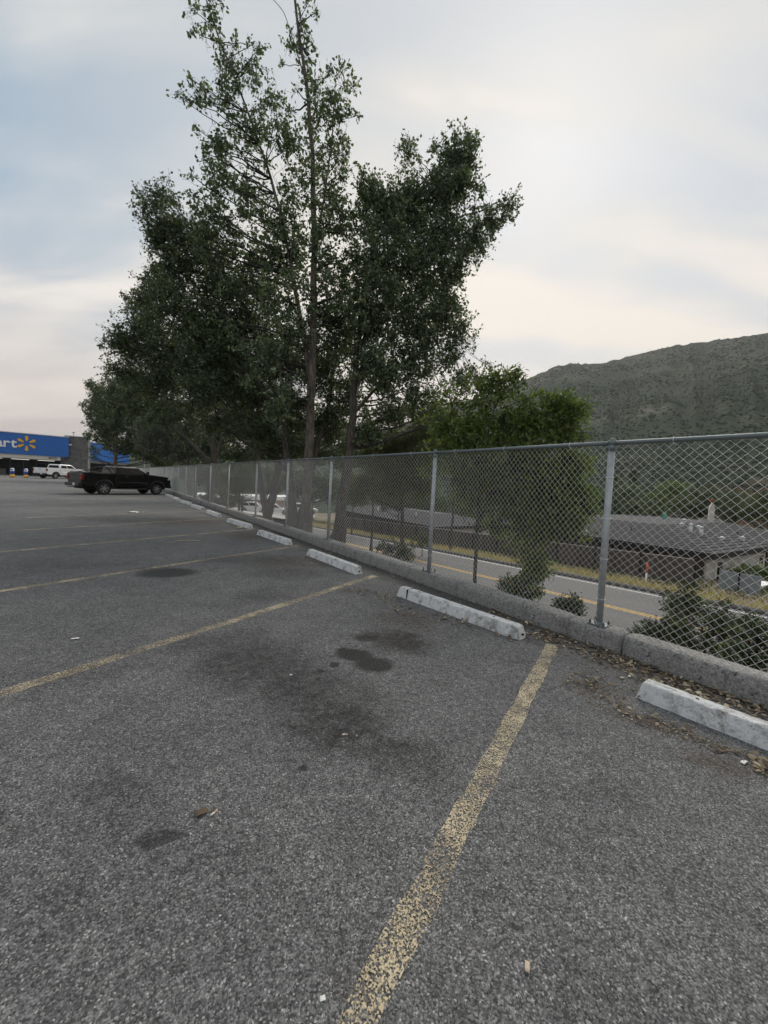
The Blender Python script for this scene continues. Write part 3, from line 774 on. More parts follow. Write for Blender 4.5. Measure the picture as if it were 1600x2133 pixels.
# dense cottonwood to its right
tree('cottonwood_tree', 'dense cottonwood right of the tall straight trunk, one limb reaching right', 'tree', 11.6,
     [([(703, 1150), (708, 1060), (722, 980), (735, 880), (742, 740), (756, 600), (790, 480), (830, 400)], .19, .03),
      ([(742, 740), (790, 640, .3), (850, 540, .4), (920, 460, .4), (1000, 440, .2), (1070, 425, .1)], .07, .01),
      ([(800, 460), (870, 390, .4), (930, 330, .5), (950, 290, .5)], .045, .01),
      ([(738, 860), (800, 790, .3), (870, 740, .4), (940, 700, .4)], .06, .01)],
     [(770, 420, 42, 60, -.2, .8), (810, 450, 70, 75, .0, 1), (870, 420, 65, 70, .4, 1), (945, 325, 50, 50, .5, .95), (975, 330, 30, 42, .4, .8), (850, 330, 22, 42, .2, .5), (905, 400, 60, 55, .3, 1),
      (950, 400, 48, 45, .2, .85), (1058, 428, 34, 28, .1, .6), (1015, 455, 36, 34, .2, .7), (985, 490, 42, 45, .2, .8), (930, 490, 60, 55, .2, 1), (780, 540, 75, 75, -.3, 1.05), (870, 540, 80, 75, .2, 1.1),
      (940, 570, 48, 60, .3, .95), (770, 640, 70, 80, -.4, 1), (850, 650, 80, 80, .3, 1.05), (930, 655, 52, 65, .4, .85), (770, 750, 58, 75, -.2, .9), (850, 760, 65, 65, .3, .75), (925, 750, 55, 55, .4, .5), (960, 700, 28, 40, .3, .5),
      (890, 815, 55, 35, .4, .4), (810, 850, 60, 40, .3, .35), (720, 700, 40, 80, .6, .6), (960, 800, 45, 30, .4, .4), (830, 870, 70, 40, .8, .5), (770, 900, 50, 45, .4, .7), (900, 850, 60, 34, .7, .5), (800, 800, 60, 60, .2, .7), (730, 820, 45, 70, .8, .7), (880, 700, 60, 60, .1, .7), (1000, 790, 40, 26, .3, .4)],
     leaf=.082, ratio=.74, dens=2.6, mats=(M_bark2, M_limb, M_leafA), group=GT, zbase=-.4, clump=.42)
# dark broad tree with a pair of leaning trunks
tree('elm_tree', 'dark broad elm whose paired trunks lean apart left of the straight trunk', 'tree', 12.2,
     [([(610, 1130), (609, 1040), (600, 940), (570, 800), (520, 660), (450, 540), (390, 470)], .17, .03),
      ([(616, 1120), (640, 1020, .3), (662, 930, .5), (690, 820, .9), (700, 700, 1.2)], .12, .03),
      ([(585, 870), (540, 800, -.4), (470, 740, -.6), (380, 700, -.8)], .08, .015)],
     [(330, 405, 46, 30, -.6, .65), (312, 440, 30, 28, -.6, .5), (360, 470, 52, 45, -.5, .85), (330, 500, 36, 30, -.6, .7), (410, 510, 70, 60, -.2, 1.05), (360, 560, 60, 50, -.6, .95), (450, 600, 90, 75, .0, 1.1), (370, 640, 75, 60, -.8, 1.05),
      (520, 680, 95, 80, .5, 1.0), (440, 720, 90, 75, -.4, 1.1), (600, 760, 90, 75, .8, .95), (530, 800, 90, 70, .2, 1.1), (450, 820, 80, 55, -.3, .95), (680, 780, 60, 90, 1.2, .9), (600, 860, 85, 60, .6, 1.1), (540, 905, 70, 45, .3, 1.1), (600, 930, 60, 25, .4, 1.0), (690, 890, 50, 60, 1.2, .8)],
     leaf=.078, ratio=.6, dens=2.3, mats=(M_bark2, M_limb, M_leafB), group=GT, zbase=-.45)
# forked tree
tree('elm_tree', 'dark elm with a low forked V trunk beyond the wheel stops', 'tree', 15.2,
     [([(556, 1100), (556, 1065), (572, 1030), (580, 960), (585, 860), (560, 740)], .2, .04),
      ([(556, 1068), (546, 1030, -.2), (538, 960, -.4), (500, 850, -.8), (420, 740, -1.2), (350, 660, -1.4)], .15, .03),
      ([(520, 890, -.6), (450, 850, -1), (370, 800, -1.4), (300, 740, -1.8)], .08, .015)],
     [(300, 640, 40, 40, -1.6, .8), (335, 600, 48, 40, -1.6, .9), (300, 690, 50, 45, -1.6, .95), (245, 695, 26, 26, -1.8, .55), (275, 730, 50, 40, -1.6, .9), (350, 740, 80, 60, -1.4, 1.1), (240, 715, 30, 30, -1.8, .45), (420, 700, 80, 60, -1.0, 1.1), (320, 800, 75, 50, -1.2, 1.0), (430, 790, 80, 55, -.5, 1.0), (500, 760, 80, 70, -.2, 1.0), (250, 770, 42, 34, -1.4, .75), (520, 870, 80, 55, .4, 1.1), (450, 880, 60, 40, .4, .8)],
     leaf=.085, ratio=.6, dens=2.3, mats=(M_bark2, M_limb, M_leafB), group=GT, zbase=-.6)
tree('elm_tree', 'spreading elm with splayed dark limbs above the middle of the fence', 'tree', 22.0,
     [([(436, 1060), (440, 1000), (448, 950), (430, 880), (400, 800), (370, 760)], .22, .05),
      ([(446, 960), (470, 900, .3), (500, 840, .6), (520, 800, .8)], .13, .03), ([(440, 965), (400, 925, -.4), (360, 890, -.8), (310, 840, -1)], .12, .03)],
     [(300, 800, 60, 42, -1, 1.0), (250, 800, 36, 32, -1, .7), (350, 770, 70, 50, -.6, 1.0), (430, 800, 80, 50, 0, 1.0), (500, 820, 60, 55, .6, .95), (340, 850, 70, 40, -.8, .9), (420, 860, 60, 34, 0, .7), (480, 890, 50, 40, .4, .75), (380, 905, 45, 30, 0, .5), (200, 815, 26, 22, -1, .35), (215, 845, 30, 28, -1, .5)],
     leaf=.10, ratio=.6, dens=2.0, mats=(M_bark2, M_limb, M_leafB), group=GT, zbase=-.9)
tree('elm_tree', 'grey green small tree behind the fence, right of the black pickup', 'tree', 31.0,
     [([(395, 1040), (394, 1000), (392, 950), (385, 905), (372, 870)], .16, .05), ([(392, 960), (375, 920, .3), (350, 890, .5)], .09, .03)],
     [(350, 890, 50, 40, 0, 1.1), (400, 900, 45, 40, .5, 1.0), (345, 935, 40, 28, 0, 1.0), (420, 940, 40, 30, .5, .9), (310, 920, 30, 36, 0, .9), (380, 850, 45, 34, 0, 1.0)],
     leaf=.13, ratio=.6, dens=2.6, mats=(M_bark2, M_limb, leaf_mat('grey_leaves', [(0.0528, 0.0726, 0.0594), (0.0858, 0.1056, 0.0858), (0.1188, 0.1386, 0.1122), (0.1716, 0.1848, 0.1452)], .2, .5, .4)), group=GT, zbase=-1.2, per=10)
tree('roadside_tree', 'rounded tree with bare brown trunk hiding the end of the blue wall', 'tree', 44.0,
     [([(241, 990), (241, 965), (242, 930), (246, 880), (250, 850)], .24, .1)],
     [(250, 830, 55, 40, 0, 1.1), (215, 850, 36, 32, 0, .95), (290, 850, 50, 40, 0, 1.1), (230, 880, 44, 34, 0, 1.1), (280, 890, 50, 36, 0, 1.1), (220, 912, 34, 22, 0, .95), (262, 925, 46, 22, 0, 1.05), (315, 900, 36, 45, .6, 1.1), (192, 862, 14, 14, 0, .5), (305, 940, 40, 22, .6, 1.0), (184, 798, 14, 8, 0, .35), (200, 810, 18, 12, 0, .5), (195, 940, 14, 14, 0, .4)],
     leaf=.19, ratio=.6, dens=3.2, mats=(simple('brown_trunk', (.11, .07, .05), .9), M_limb, leaf_mat('green_leaves', [(0.0419, 0.0673, 0.0329), (0.0673, 0.1017, 0.0478), (0.0972, 0.1375, 0.0628), (0.1644, 0.1794, 0.0747)], .2, .5, .4)), group=GT, zbase=0.0, per=10)
# bright ash close behind the fence
tree('ash_tree', 'small bright green ash tree close behind the fence, spilling over the rail', 'tree', 6.25,
     [([(989, 1225), (991, 1160), (994, 1090), (1000, 1000), (1012, 920), (1030, 850), (1045, 800)], .036, .008),
      ([(995, 1085), (1040, 1000, .1), (1090, 920, .2), (1140, 860, .2)], .024, .006), ([(994, 1070), (970, 980, .2), (950, 900, .3), (940, 850, .3)], .02, .006),
      ([(998, 1040), (1060, 1010, -.1), (1130, 1000, -.2), (1190, 1010, -.2)], .02, .005), ([(993, 1110), (1040, 1090, -.1), (1100, 1110, -.1), (1120, 1170, -.1)], .018, .005)],
     [(1045, 790, 40, 36, .1, .65), (1075, 790, 22, 18, .1, .4), (1005, 810, 45, 36, .2, .6), (950, 835, 46, 32, .3, .45), (1150, 838, 58, 34, .2, .95), (1190, 850, 30, 34, .2, .8), (1110, 870, 60, 42, .1, 1.0), (1170, 890, 50, 34, .1, 1.0), (1050, 870, 60, 42, .1, .8), (985, 880, 60, 40, .3, .75), (925, 890, 50, 34, .4, .5),
      (1040, 960, 70, 44, .0, .85), (1120, 960, 70, 48, .0, 1.05), (1190, 965, 48, 50, .0, .95), (970, 960, 60, 48, .3, .8), (1215, 1030, 34, 40, .0, .8), (1150, 1040, 62, 45, -.05, 1.0), (1070, 1040, 65, 42, .0, .9), (990, 1045, 55, 34, .1, .7), (1190, 1090, 40, 40, .0, .8), (1120, 1100, 50, 40, -.05, .8), (1110, 1165, 34, 40, -.05, .85), (1030, 1090, 40, 26, .0, .5), (920, 950, 44, 40, .5, .5), (1125, 1195, 32, 26, 0, .7), (1050, 1000, 80, 50, .1, .9), (1130, 1010, 80, 55, .05, .9), (1000, 1000, 60, 45, .2, .9), (1170, 1060, 60, 50, .0, .9), (1090, 1080, 60, 45, .0, .9), (1080, 920, 90, 45, .1, .9), (1000, 930, 70, 45, .2, .8)],
     leaf=.085, ratio=.36, dens=2.7, mats=(M_bark2, M_limb, M_leafC), group=GT, droop=.2, sprig=.24, zbase=-.45, per=11, clump=.3)
tree('willow_tree', 'pale yellow green drooping willow between the straight trunk and the ash', 'tree', 15.5,
     [([(840, 1120), (838, 1040), (832, 980), (820, 920), (800, 860)], .1, .03), ([(832, 980), (870, 920, .3), (910, 880, .5), (950, 850, .5)], .05, .012)],
     [(770, 900, 40, 40, 0, .6), (830, 920, 55, 40, 0, .75), (890, 900, 50, 40, 0, .7), (860, 960, 55, 40, 0, .9), (790, 965, 45, 40, 0, .85), (880, 1010, 40, 34, 0, .85), (820, 1010, 50, 36, 0, .9), (760, 1010, 36, 34, 0, .7), (930, 950, 34, 34, 0, .6), (850, 860, 50, 26, 0, .35)],
     leaf=.09, ratio=.26, dens=2.6, mats=(M_bark2, M_limb, M_leafD), group=GT, droop=.9, sprig=.5, zbase=-1.4, clump=.3)
# undergrowth below the trees in the far part of the fence
def bush(name, label, px, py, Y, rx, ry, leaf, mat, dens=1.6, ratio=.5, group=None, n=7, zb=None, spread=.6, droop=0.0):
    c = at(px, py, Y); zb = terrain_z(c[0], c[1]) - .05 if zb is None else zb
    bl = []
    for i in range(n):
        a = 2 * math.pi * i / n + random.random()
        bl.append((px + math.cos(a) * rx * spread, py + math.sin(a) * ry * spread * .8 - ry * .05, rx * .5, ry * .5, random.uniform(-1, 1) * rx * Y / FPX * .5, random.uniform(.7, 1.1)))
    return tree(name, label, 'shrub' if 'tree' not in name else 'tree', Y, [([(px, py + ry * .9), (px + rx * .05, py + ry * .3), (px - rx * .04, py - ry * .2)], max(.012, .05 * rx * Y / FPX), .008)], bl, leaf=leaf, ratio=ratio, dens=dens, mats=(M_bark2, M_limb, mat), group=group, zbase=zb, sprig=leaf * 4, per=10, droop=droop)
M_leafE = leaf_mat('dark_shrub_leaves', [(0.0418, 0.0626, 0.0333), (0.0731, 0.1044, 0.0502), (0.1148, 0.1566, 0.0711), (0.1879, 0.2297, 0.1044)], .2, .6, .2)
bush('shrub', 'dark leafy shrub behind the fence, nearest the right edge', 1575, 1345, 4.3, 90, 75, .05, M_leafE, .95, .42)
bush('shrub', 'tall dark shrub behind the fence, covering the road edge below the building', 1465, 1320, 4.7, 85, 75, .048, M_leafE, .85, .42)
bush('shrub', 'upright leafy stems of shrub in front of the dry grass verge', 1430, 1260, 5.3, 40, 42, .045, M_leafE, .9, .42)
bush('shrub', 'low thin shrub just behind the curb, right of the nearest post', 1360, 1330, 4.6, 48, 32, .042, M_leafE, .8, .42)
bush('shrub', 'small leafy shrub behind the curb, left of the nearest post', 1188, 1275, 4.7, 30, 32, .042, M_leafE, .9, .42)
bush('shrub', 'dusty leafy shrub below the ash, between the two nearest posts', 1085, 1232, 5.6, 46, 30, .045, M_leafC, 1.0, .42)
bush('shrub', 'sparse small shrub behind the curb, left of the second post', 828, 1150, 7.7, 38, 24, .05, M_leafE, .8, .42)
bush('shrub', 'grey green bush seen through the fence beside the pale yard', 465, 1040, 24.0, 48, 26, .12, M_leafE, 1.4)
bush('shrub', 'light green bush seen through the fence left of the V trunk', 505, 1000, 20.0, 44, 44, .10, M_leafB, 1.3)
bush('shrub', 'dark thicket behind the far fence beside the black pickup', 405, 985, 34.0, 44, 34, .15, M_leafB, 1.6, zb=-2.0)
bush('shrub', 'dark bushes low behind the fence under the spreading elm', 445, 1000, 27.0, 34, 30, .13, M_leafE, 1.5, zb=-2.0)
bush('shrub', 'olive green bush at the far end of the fence', 340, 955, 46.0, 42, 26, .2, M_leafD, 1.3, zb=-1.0)
bush('shrub', 'dry green shrub on the far verge of the road, in front of the brown screen', 880, 1125, 26.0, 26, 14, .09, M_leafD, 1.2)

for (px, py, Y, rx, ry, lab) in ((500, 925, 30, 75, 50, 'dark crown behind the spreading elm, above mid fence'), (600, 915, 27, 80, 60, 'dark crown filling the gap behind the paired trunks'), (690, 930, 25, 70, 55, 'dark crown right behind the straight trunk'), (780, 950, 28, 60, 40, 'dark low crown behind the pale willow'), (400, 930, 42, 70, 40, 'dark crown far behind the fence, left of mid fence'), (950, 905, 30, 70, 40, 'dark crown behind the left side of the ash')):
    bush('background_tree', lab, px, py, Y, rx, ry, .15, M_leafB, 2.0, .6, 'dark trees filling the background', n=9, zb=-3.5)

for (px, py, Y, rx, ry, lab) in ((560, 1005, 40, 60, 36, 'dark undergrowth seen through the forked V trunk'), (650, 1018, 36, 60, 40, 'dark undergrowth seen beside the straight trunk'), (735, 1020, 40, 50, 36, 'dark undergrowth right of the leaning trunk'), (470, 990, 48, 60, 36, 'dark undergrowth behind mid fence'), (830, 1035, 44, 60, 30, 'dark undergrowth below the pale willow')):
    bush('thicket_bush', lab, px, py, Y, rx, ry, .17, M_leafB, 2.2, .6, 'undergrowth behind the fence', n=9, zb=-5.0)

# ------------------------------------------------------------------ big store at the far end of the lot
def quad_panel(name, o, ux, L, z0, z1, th, mat, parent, org, bevel=0.0):
    """upright slab starting at o (x, y), running L along unit ux, thickness th towards its front (right of ux)"""
    nrm = np.array([ux[1], -ux[0]])
    c = np.array(o) + ux * L / 2 + nrm * th / 2
    me = box_mesh(name, (c[0] - org[0], c[1] - org[1], (z0 + z1) / 2 - org[2]), (L, abs(th), z1 - z0), math.atan2(ux[1], ux[0]), bevel)
    return add(name, me, mat, parent)
def panel_mat(name, col, w=.9, rough=.45):
    m, T = newmat(name)
    tc = T.n('ShaderNodeTexCoord').outputs['Object']
    n0 = T.noise(tc, 1.2, 4, .6)
    c = T.mix(n0, tuple(x * .85 for x in col), tuple(min(1, x * 1.1) for x in col))
    finish(T, T.n('ShaderNodeBsdfPrincipled', None, Base__Color=c, Roughness=rough)); return m
def block_mat():
    m, T = newmat('grey_split_block')
    tc = T.n('ShaderNodeTexCoord').outputs['Object']
    s = T.n('ShaderNodeSeparateXYZ', None, _0=tc)
    hor = T.math('ADD', s.outputs[0], s.outputs[1])
    v = T.n('ShaderNodeCombineXYZ', None, _0=hor, _1=s.outputs[2]).outputs[0]
    br = T.n('ShaderNodeTexBrick', None, Vector=v, Color1=(.10, .10, .098, 1), Color2=(.17, .165, .16, 1), Mortar=(.07, .07, .07, 1), Scale=1.0)
    br.inputs['Brick Width'].default_value = .4; br.inputs['Row Height'].default_value = .2; br.inputs['Mortar Size'].default_value = .012
    c = T.mix(1.0, br.outputs[0], T.ramp(T.noise(tc, 2.5, 4, .7), [(.3, (.75,) * 3), (.7, (1.25,) * 3)]), 'MULTIPLY')
    b = T.n('ShaderNodeBsdfPrincipled', None, Base__Color=c, Roughness=.9)
    T.nt.links.new(T.n('ShaderNodeBump', None, Strength=.6, Distance=.03, Height=br.outputs['Fac']).outputs[0], b.inputs['Normal'])
    finish(T, b); return m
M_blue = panel_mat('blue_store_panel', (.012, .13, .46)); M_block = block_mat()
M_cream = simple('off_white_canopy', (.62, .59, .54), .7, 0, .12, 2)
M_wht = simple('white_letter', (.85, .85, .85), .5, 0, .04); M_spark = simple('yellow_logo', (.80, .42, .03), .5, 0, .05)
M_blk = simple('black_lettering', (.02, .02, .02), .6); M_trim = simple('pale_metal_trim', (.6, .62, .63), .5, .2)
M_frame = simple('dark_window_frame', (.02, .021, .023), .5)
def glass_mat(name, tint=(.006, .007, .008), rough=.08):
    m, T = newmat(name)
    b = T.n('ShaderNodeBsdfPrincipled', None, Base__Color=(*tint, 1), Roughness=rough); b.inputs['Specular IOR Level'].default_value = .22
    finish(T, b); return m
M_glass = glass_mat('dark_glass')
def lit_mat(name, col, s):
    m, T = newmat(name); finish(T, T.n('ShaderNodeEmission', None, Color=(*col, 1), Strength=s)); return m
def text_mesh(name, body, size, depth=.05, offset=0.0):
    cu = bpy.data.curves.new(name, 'FONT'); cu.body = body; cu.size = size; cu.extrude = depth; cu.offset = offset; cu.resolution_u = 3
    cu.align_x = 'LEFT'
    ob = bpy.data.objects.new(name, cu); COL.objects.link(ob)
    dg = bpy.context.evaluated_depsgraph_get(); me = bpy.data.meshes.new_from_object(ob.evaluated_get(dg))
    me.name = name; bpy.data.objects.remove(ob); bpy.data.curves.remove(cu); return me
P0 = at(0, 905, 57)[:2]; P1 = at(143.5, 905, 62)[:2]
SU = (P1 - P0) / np.linalg.norm(P1 - P0); SN = np.array([SU[1], -SU[0]])
org = np.array([P1[0], P1[1], 0.0])
store = empty('store_building', org)
tag(store, 'big store with bright blue fascia, yellow starburst logo and dark block tower', 'store')
LEFT = 34.0
zf0, zf1 = 3.22, 6.36
quad_panel('fascia_panel', P1 - SU * LEFT + SN * .0, SU, LEFT, zf0, zf1, .5, M_blue, store, org)
quad_panel('parapet_cap', P1 - SU * (LEFT + .0) - SN * .04, SU, LEFT + .05, zf1 + .003, zf1 + .12, .62, M_trim, store, org)
quad_panel('canopy_band', P1 - SU * LEFT - SN * .9, SU, LEFT - 1.0, 2.62, zf0 - .003, 1.25, M_cream, store, org)
quad_panel('soffit', P1 - SU * LEFT - SN * 2.2, SU, LEFT - .6, 2.52, 2.615, 2.3, M_frame, store, org)
quad_panel('back_wall', P1 - SU * LEFT - SN * 9.0, SU, LEFT + 2, 0, 6.0, .3, M_block, store, org)
quad_panel('knee_wall', P1 - SU * LEFT - SN * 2.0, SU, LEFT - 7.4, 0, .95, .25, M_block, store, org)
wf = M_frame
for i in range(22):                                         # shop front glazing, pane by pane
    x0 = -LEFT + 1.5 * i
    low = .96 if x0 + 1.5 < -7.4 else .03
    w = quad_panel('window', P1 + SU * x0 - SN * 2.05, SU, .09, low, 2.52, .16, wf, store, org)
    quad_panel('pane', P1 + SU * (x0 + .09) - SN * 2.02, SU, 1.41, low, 2.5, .03, M_glass, w, org)
    if i % 2 == 0:
        quad_panel('transom', P1 + SU * (x0 + .09) - SN * 2.03, SU, 1.41, 1.98, 2.05, .08, wf, w, org)
M_tube = lit_mat('shop_strip_light', (1.0, .93, .8), .8)
for i in range(11):
    x0 = -LEFT + 3.0 * i + .3
    quad_panel('strip_light', P1 + SU * x0 - SN * .75, SU, 2.0, 2.47, 2.515, .12, M_tube, store, org)
for x0 in (-7.0, -5.2):
    quad_panel('entrance_door', P1 + SU * x0 - SN * 1.99, SU, 1.55, .05, 2.1, .05, M_glass, store, org)
# tower and side wing
T1 = at(183.5, 912, 63.2)[:2]; TU = (T1 - P1) / np.linalg.norm(T1 - P1); TL = np.linalg.norm(T1 - P1)
tw = quad_panel('tower', P1 + TU * -.55 + np.array([TU[1], -TU[0]]) * -2.2, TU, TL + .55, 0, 6.62, 2.19, M_block, store, org)
quad_panel('tower_cap', P1 + TU * -.62 + np.array([TU[1], -TU[0]]) * -2.27, TU, TL + .69, 6.623, 6.74, 2.33, M_trim, tw, org)
an = P1 + TU * (TL * .28)
add('antenna', cyl_mesh('antenna', (an[0] - org[0] - .6, an[1] - org[1] + .6, 6.74), (an[0] - org[0] - .6, an[1] - org[1] + .6, 7.35), .035, n=6), M_frame, tw)
add('antenna_head', box_mesh('antenna_head', (an[0] - org[0] - .6, an[1] - org[1] + .6, 7.3), (.4, .1, .1)), M_frame, tw)
cl = P1 + TU * .18
add('security_camera', box_mesh('security_camera', (cl[0] - org[0] + .12, cl[1] - org[1] - .12, 5.25), (.38, .22, .2), math.atan2(TU[1], TU[0]), .04), M_wht, tw)
W0 = at(184.5, 918, 69)[:2]; W1 = at(266, 930, 79)[:2]; WU = (W1 - W0) / np.linalg.norm(W1 - W0); WL = np.linalg.norm(W1 - W0)
quad_panel('wing_wall', W0, WU, WL, 0, 3.0, .3, M_block, store, org)
quad_panel('wing_window', W0 + np.array([WU[1], -WU[0]]) * .302, WU, WL, .3, 2.6, .05, M_glass, store, org)
nP = 12
for i in range(nP):                                          # the blue side wall is made of separate metal panels
    for j in range(3):
        z0 = 3.003 + j * 1.12
        quad_panel('wall_panel', W0 + WU * (WL * i / nP + .012), WU, WL / nP - .024, z0, z0 + 1.10, .34, M_blue, store, org)
quad_panel('wing_core', W0 - np.array([WU[1], -WU[0]]) * .6, WU, WL, 3.003, 6.3, .88, simple('panel_joint', (.008, .06, .22), .6), store, org)
# lettering: the word runs out of the photo on the left
fr = P1 - SU * 0 + SN * .5
def place_on_fascia(me, name, x, z, mat, d=.06, spin=0.0):
    o = add(name, me, mat, store)
    M = Matrix(((SU[0], 0, SN[0]), (SU[1], 0, SN[1]), (0, 1, 0))).to_4x4()
    p = P1 + SU * x + SN * (.5 + d); o.matrix_local = Matrix.Translation((p[0] - org[0], p[1] - org[1], z)) @ M @ Matrix.Rotation(spin, 4, 'Z')
    return o
SX = float((at(36.5, 925, 58.3)[:2] - P1) @ SU)
wid = {'W': 1.0}
letters = 'Walmart'; size = 1.9
mt = [text_mesh('sign_letter', ch, size, .05, .035) for ch in letters]
ws = []
for me in mt:
    co = np.array([v.co[:] for v in me.vertices]); ws.append((co[:, 0].min(), co[:, 0].max()))
x = SX
for me, (a, b) in list(zip(mt, ws))[::-1]:
    x -= (b - a); place_on_fascia(me, 'sign_letter', x - a, 4.22, M_wht); x -= .04
CX = float((at(56.5, 924, 59.0)[:2] - P1) @ SU); CZ = 4.92
def spark_ray():
    bm = bmesh.new(); pts = []
    w0, w1, r0, r1 = .12, .2, .36, 1.14
    for a in np.linspace(-math.pi / 2, math.pi / 2, 7): pts.append((math.sin(a) * w1, r1 - w1 + math.cos(a) * w1))
    for a in np.linspace(math.pi / 2, 3 * math.pi / 2, 5): pts.append((math.sin(a) * w0, r0 + w0 + math.cos(a) * w0))
    f = bm.faces.new([bm.verts.new((p[0], p[1], 0)) for p in pts])
    e = bmesh.ops.extrude_face_region(bm, geom=[f]); bmesh.ops.translate(bm, vec=(0, 0, .08), verts=[v for v in e['geom'] if isinstance(v, bmesh.types.BMVert)])
    return mesh_bm('logo_ray', bm)
sr = spark_ray()
for k in range(6):
    place_on_fascia(sr, 'logo_ray', CX, CZ, M_spark, .02, R(60 * k))
nm = text_mesh('address_number', '3010', .50, .01, .012)
no = add('address_number', nm, M_blk, store)
pq = P1 + SU * (-2.45) + SN * .37
no.matrix_local = Matrix.Translation((pq[0] - org[0], pq[1] - org[1], 2.78)) @ Matrix(((SU[0], 0, SN[0]), (SU[1], 0, SN[1]), (0, 1, 0))).to_4x4()

# bollards with blue sleeves
def bollard(px, py, label):
    p = gr(px, py); r = empty('bollard', (p[0], p[1], 0)); tag(r, label, 'bollard', 'bollards at the store entrance')
    add('base_sleeve', cyl_mesh('base_sleeve', (0, 0, 0), (0, 0, .38), .21, n=16), M_spark, r)
    add('post', cyl_mesh('post', (0, 0, .38), (0, 0, 1.05), .19, n=16), simple('blue_sleeve', (.03, .09, .42), .4, 0, .1), r)
    bm = bmesh.new(); bmesh.ops.create_uvsphere(bm, u_segments=14, v_segments=8, radius=.19, matrix=Matrix.Translation((0, 0, 1.05)) @ Matrix.Diagonal((1, 1, .7, 1)))
    add('dome_cap', mesh_bm('dome_cap', bm, True), M_trim, r)
    bm = bmesh.new(); bm_cyl(bm, (0, 0, .8), (0, 0, .92), .194, n=16)
    add('band', mesh_bm('band', bm, True), M_wht, r)
bollard(25.5, 994.5, 'left blue bollard with yellow base at the store entrance'); bollard(54, 995.5, 'right blue bollard with yellow base, nearer the white pickup')

# ------------------------------------------------------------------ vehicles
def car_paint(name, col, rough=.25, coat=.6):
    return simple(name, col, rough, 0, .06, 3, 0, coat, .5 if max(col) > .1 else .2)
M_tyre = simple('tyre_rubber', (.018, .018, .018), .85); M_rim = simple('alloy_rim', (.45, .45, .45), .35, .7)
M_plastic = simple('black_trim_plastic', (.02, .02, .02), .6); M_chrome = simple('chrome', (.6, .6, .6), .15, 1.0, .05)
M_red = simple('tail_light_red', (.22, .012, .012), .2, 0, .1); M_head = simple('headlight_lens', (.5, .52, .55), .1, .2, .1)
M_under = simple('underbody', (.012, .012, .012), .9)
def wheel(parent, x, y, r, w, side, spokes=6):
    wh = empty('wheel', (x, y, r)); wh.parent = parent
    bm = bmesh.new(); prof = [(r * .64, -w / 2), (r * .93, -w / 2), (r, -w * .34), (r, w * .34), (r * .93, w / 2), (r * .64, w / 2)]
    n = 28; vs = []
    for i in range(n):
        a = 2 * math.pi * i / n; vs.append([bm.verts.new((math.cos(a) * q, t, math.sin(a) * q)) for q, t in prof])
    for i in range(n):
        for j in range(len(prof)):
            A, B = vs[i], vs[(i + 1) % n]; j2 = (j + 1) % len(prof)
            bm.faces.new((A[j], A[j2], B[j2], B[j]))
    add('tyre', mesh_bm('tyre', bm, True), M_tyre, wh)
    bm = bmesh.new(); yo = side * w * .36
    bm_cyl(bm, (0, yo - side * .10, 0), (0, yo - side * .05, 0), r * .63, n=24)
    add('wheel_hub', mesh_bm('wheel_hub', bm), M_plastic, wh)
    bm = bmesh.new()
    for k in range(spokes):
        a = 2 * math.pi * k / spokes + .2
        M = Matrix.Rotation(-a, 4, 'Y') @ Matrix.Translation((r * .36, yo, 0))
        bm_box(bm, (0, 0, 0), (r * .5, .03, r * .17), 0, .008, M)
    bm_cyl(bm, (0, yo - side * .02, 0), (0, yo + side * .02, 0), r * .17, n=12)
    n = 28
    for i in range(n):
        a0, a1 = 2 * math.pi * i / n, 2 * math.pi * (i + 1) / n
        f = [bm.verts.new((math.cos(a) * q, yo + side * .01, math.sin(a) * q)) for a, q in ((a0, r * .58), (a1, r * .58), (a1, r * .65), (a0, r * .65))]
        bm.faces.new(f)
    add('rim', mesh_bm('rim', bm), M_rim, wh)
def extrude_outline(name, pts, y0, y1, bev=.035, seg=2):
    bm = bmesh.new(); vs = [bm.verts.new((x, y0, z)) for x, z in pts]; f = bm.faces.new(vs)
    e = bmesh.ops.extrude_face_region(bm, geom=[f]); nv = [v for v in e['geom'] if isinstance(v, bmesh.types.BMVert)]
    bmesh.ops.translate(bm, vec=(0, y1 - y0, 0), verts=nv)
    bmesh.ops.recalc_face_normals(bm, faces=bm.faces[:])
    if bev:
        es = [ed for ed in bm.edges if abs(ed.verts[0].co.y - ed.verts[1].co.y) < 1e-5]
        bmesh.ops.bevel(bm, geom=es, offset=bev, segments=seg, affect='EDGES', profile=.6)
    bmesh.ops.triangulate(bm, faces=[f for f in bm.faces if len(f.verts) > 4])
    return mesh_bm(name, bm)
def arch(cx, r, z0, n=9):
    """points of a wheel arch from rear to front, opening downwards at z0"""
    a0 = math.asin(min(.95, max(-.95, (z0 - .40) / r)))
    return [(cx - r * math.cos(a), .40 + r * math.sin(a)) for a in np.linspace(a0, math.pi - a0, n)]
def ringloft(name, rings, cap=True):
    bm = bmesh.new(); R_ = [[bm.verts.new(p) for p in r] for r in rings]; n = len(rings[0])
    for a, b in zip(R_[:-1], R_[1:]):
        for i in range(n): bm.faces.new((a[i], a[(i + 1) % n], b[(i + 1) % n], b[i]))
    if cap: bm.faces.new(R_[-1]); bm.faces.new(R_[0][::-1])
    bmesh.ops.recalc_face_normals(bm, faces=bm.faces[:])
    return bm
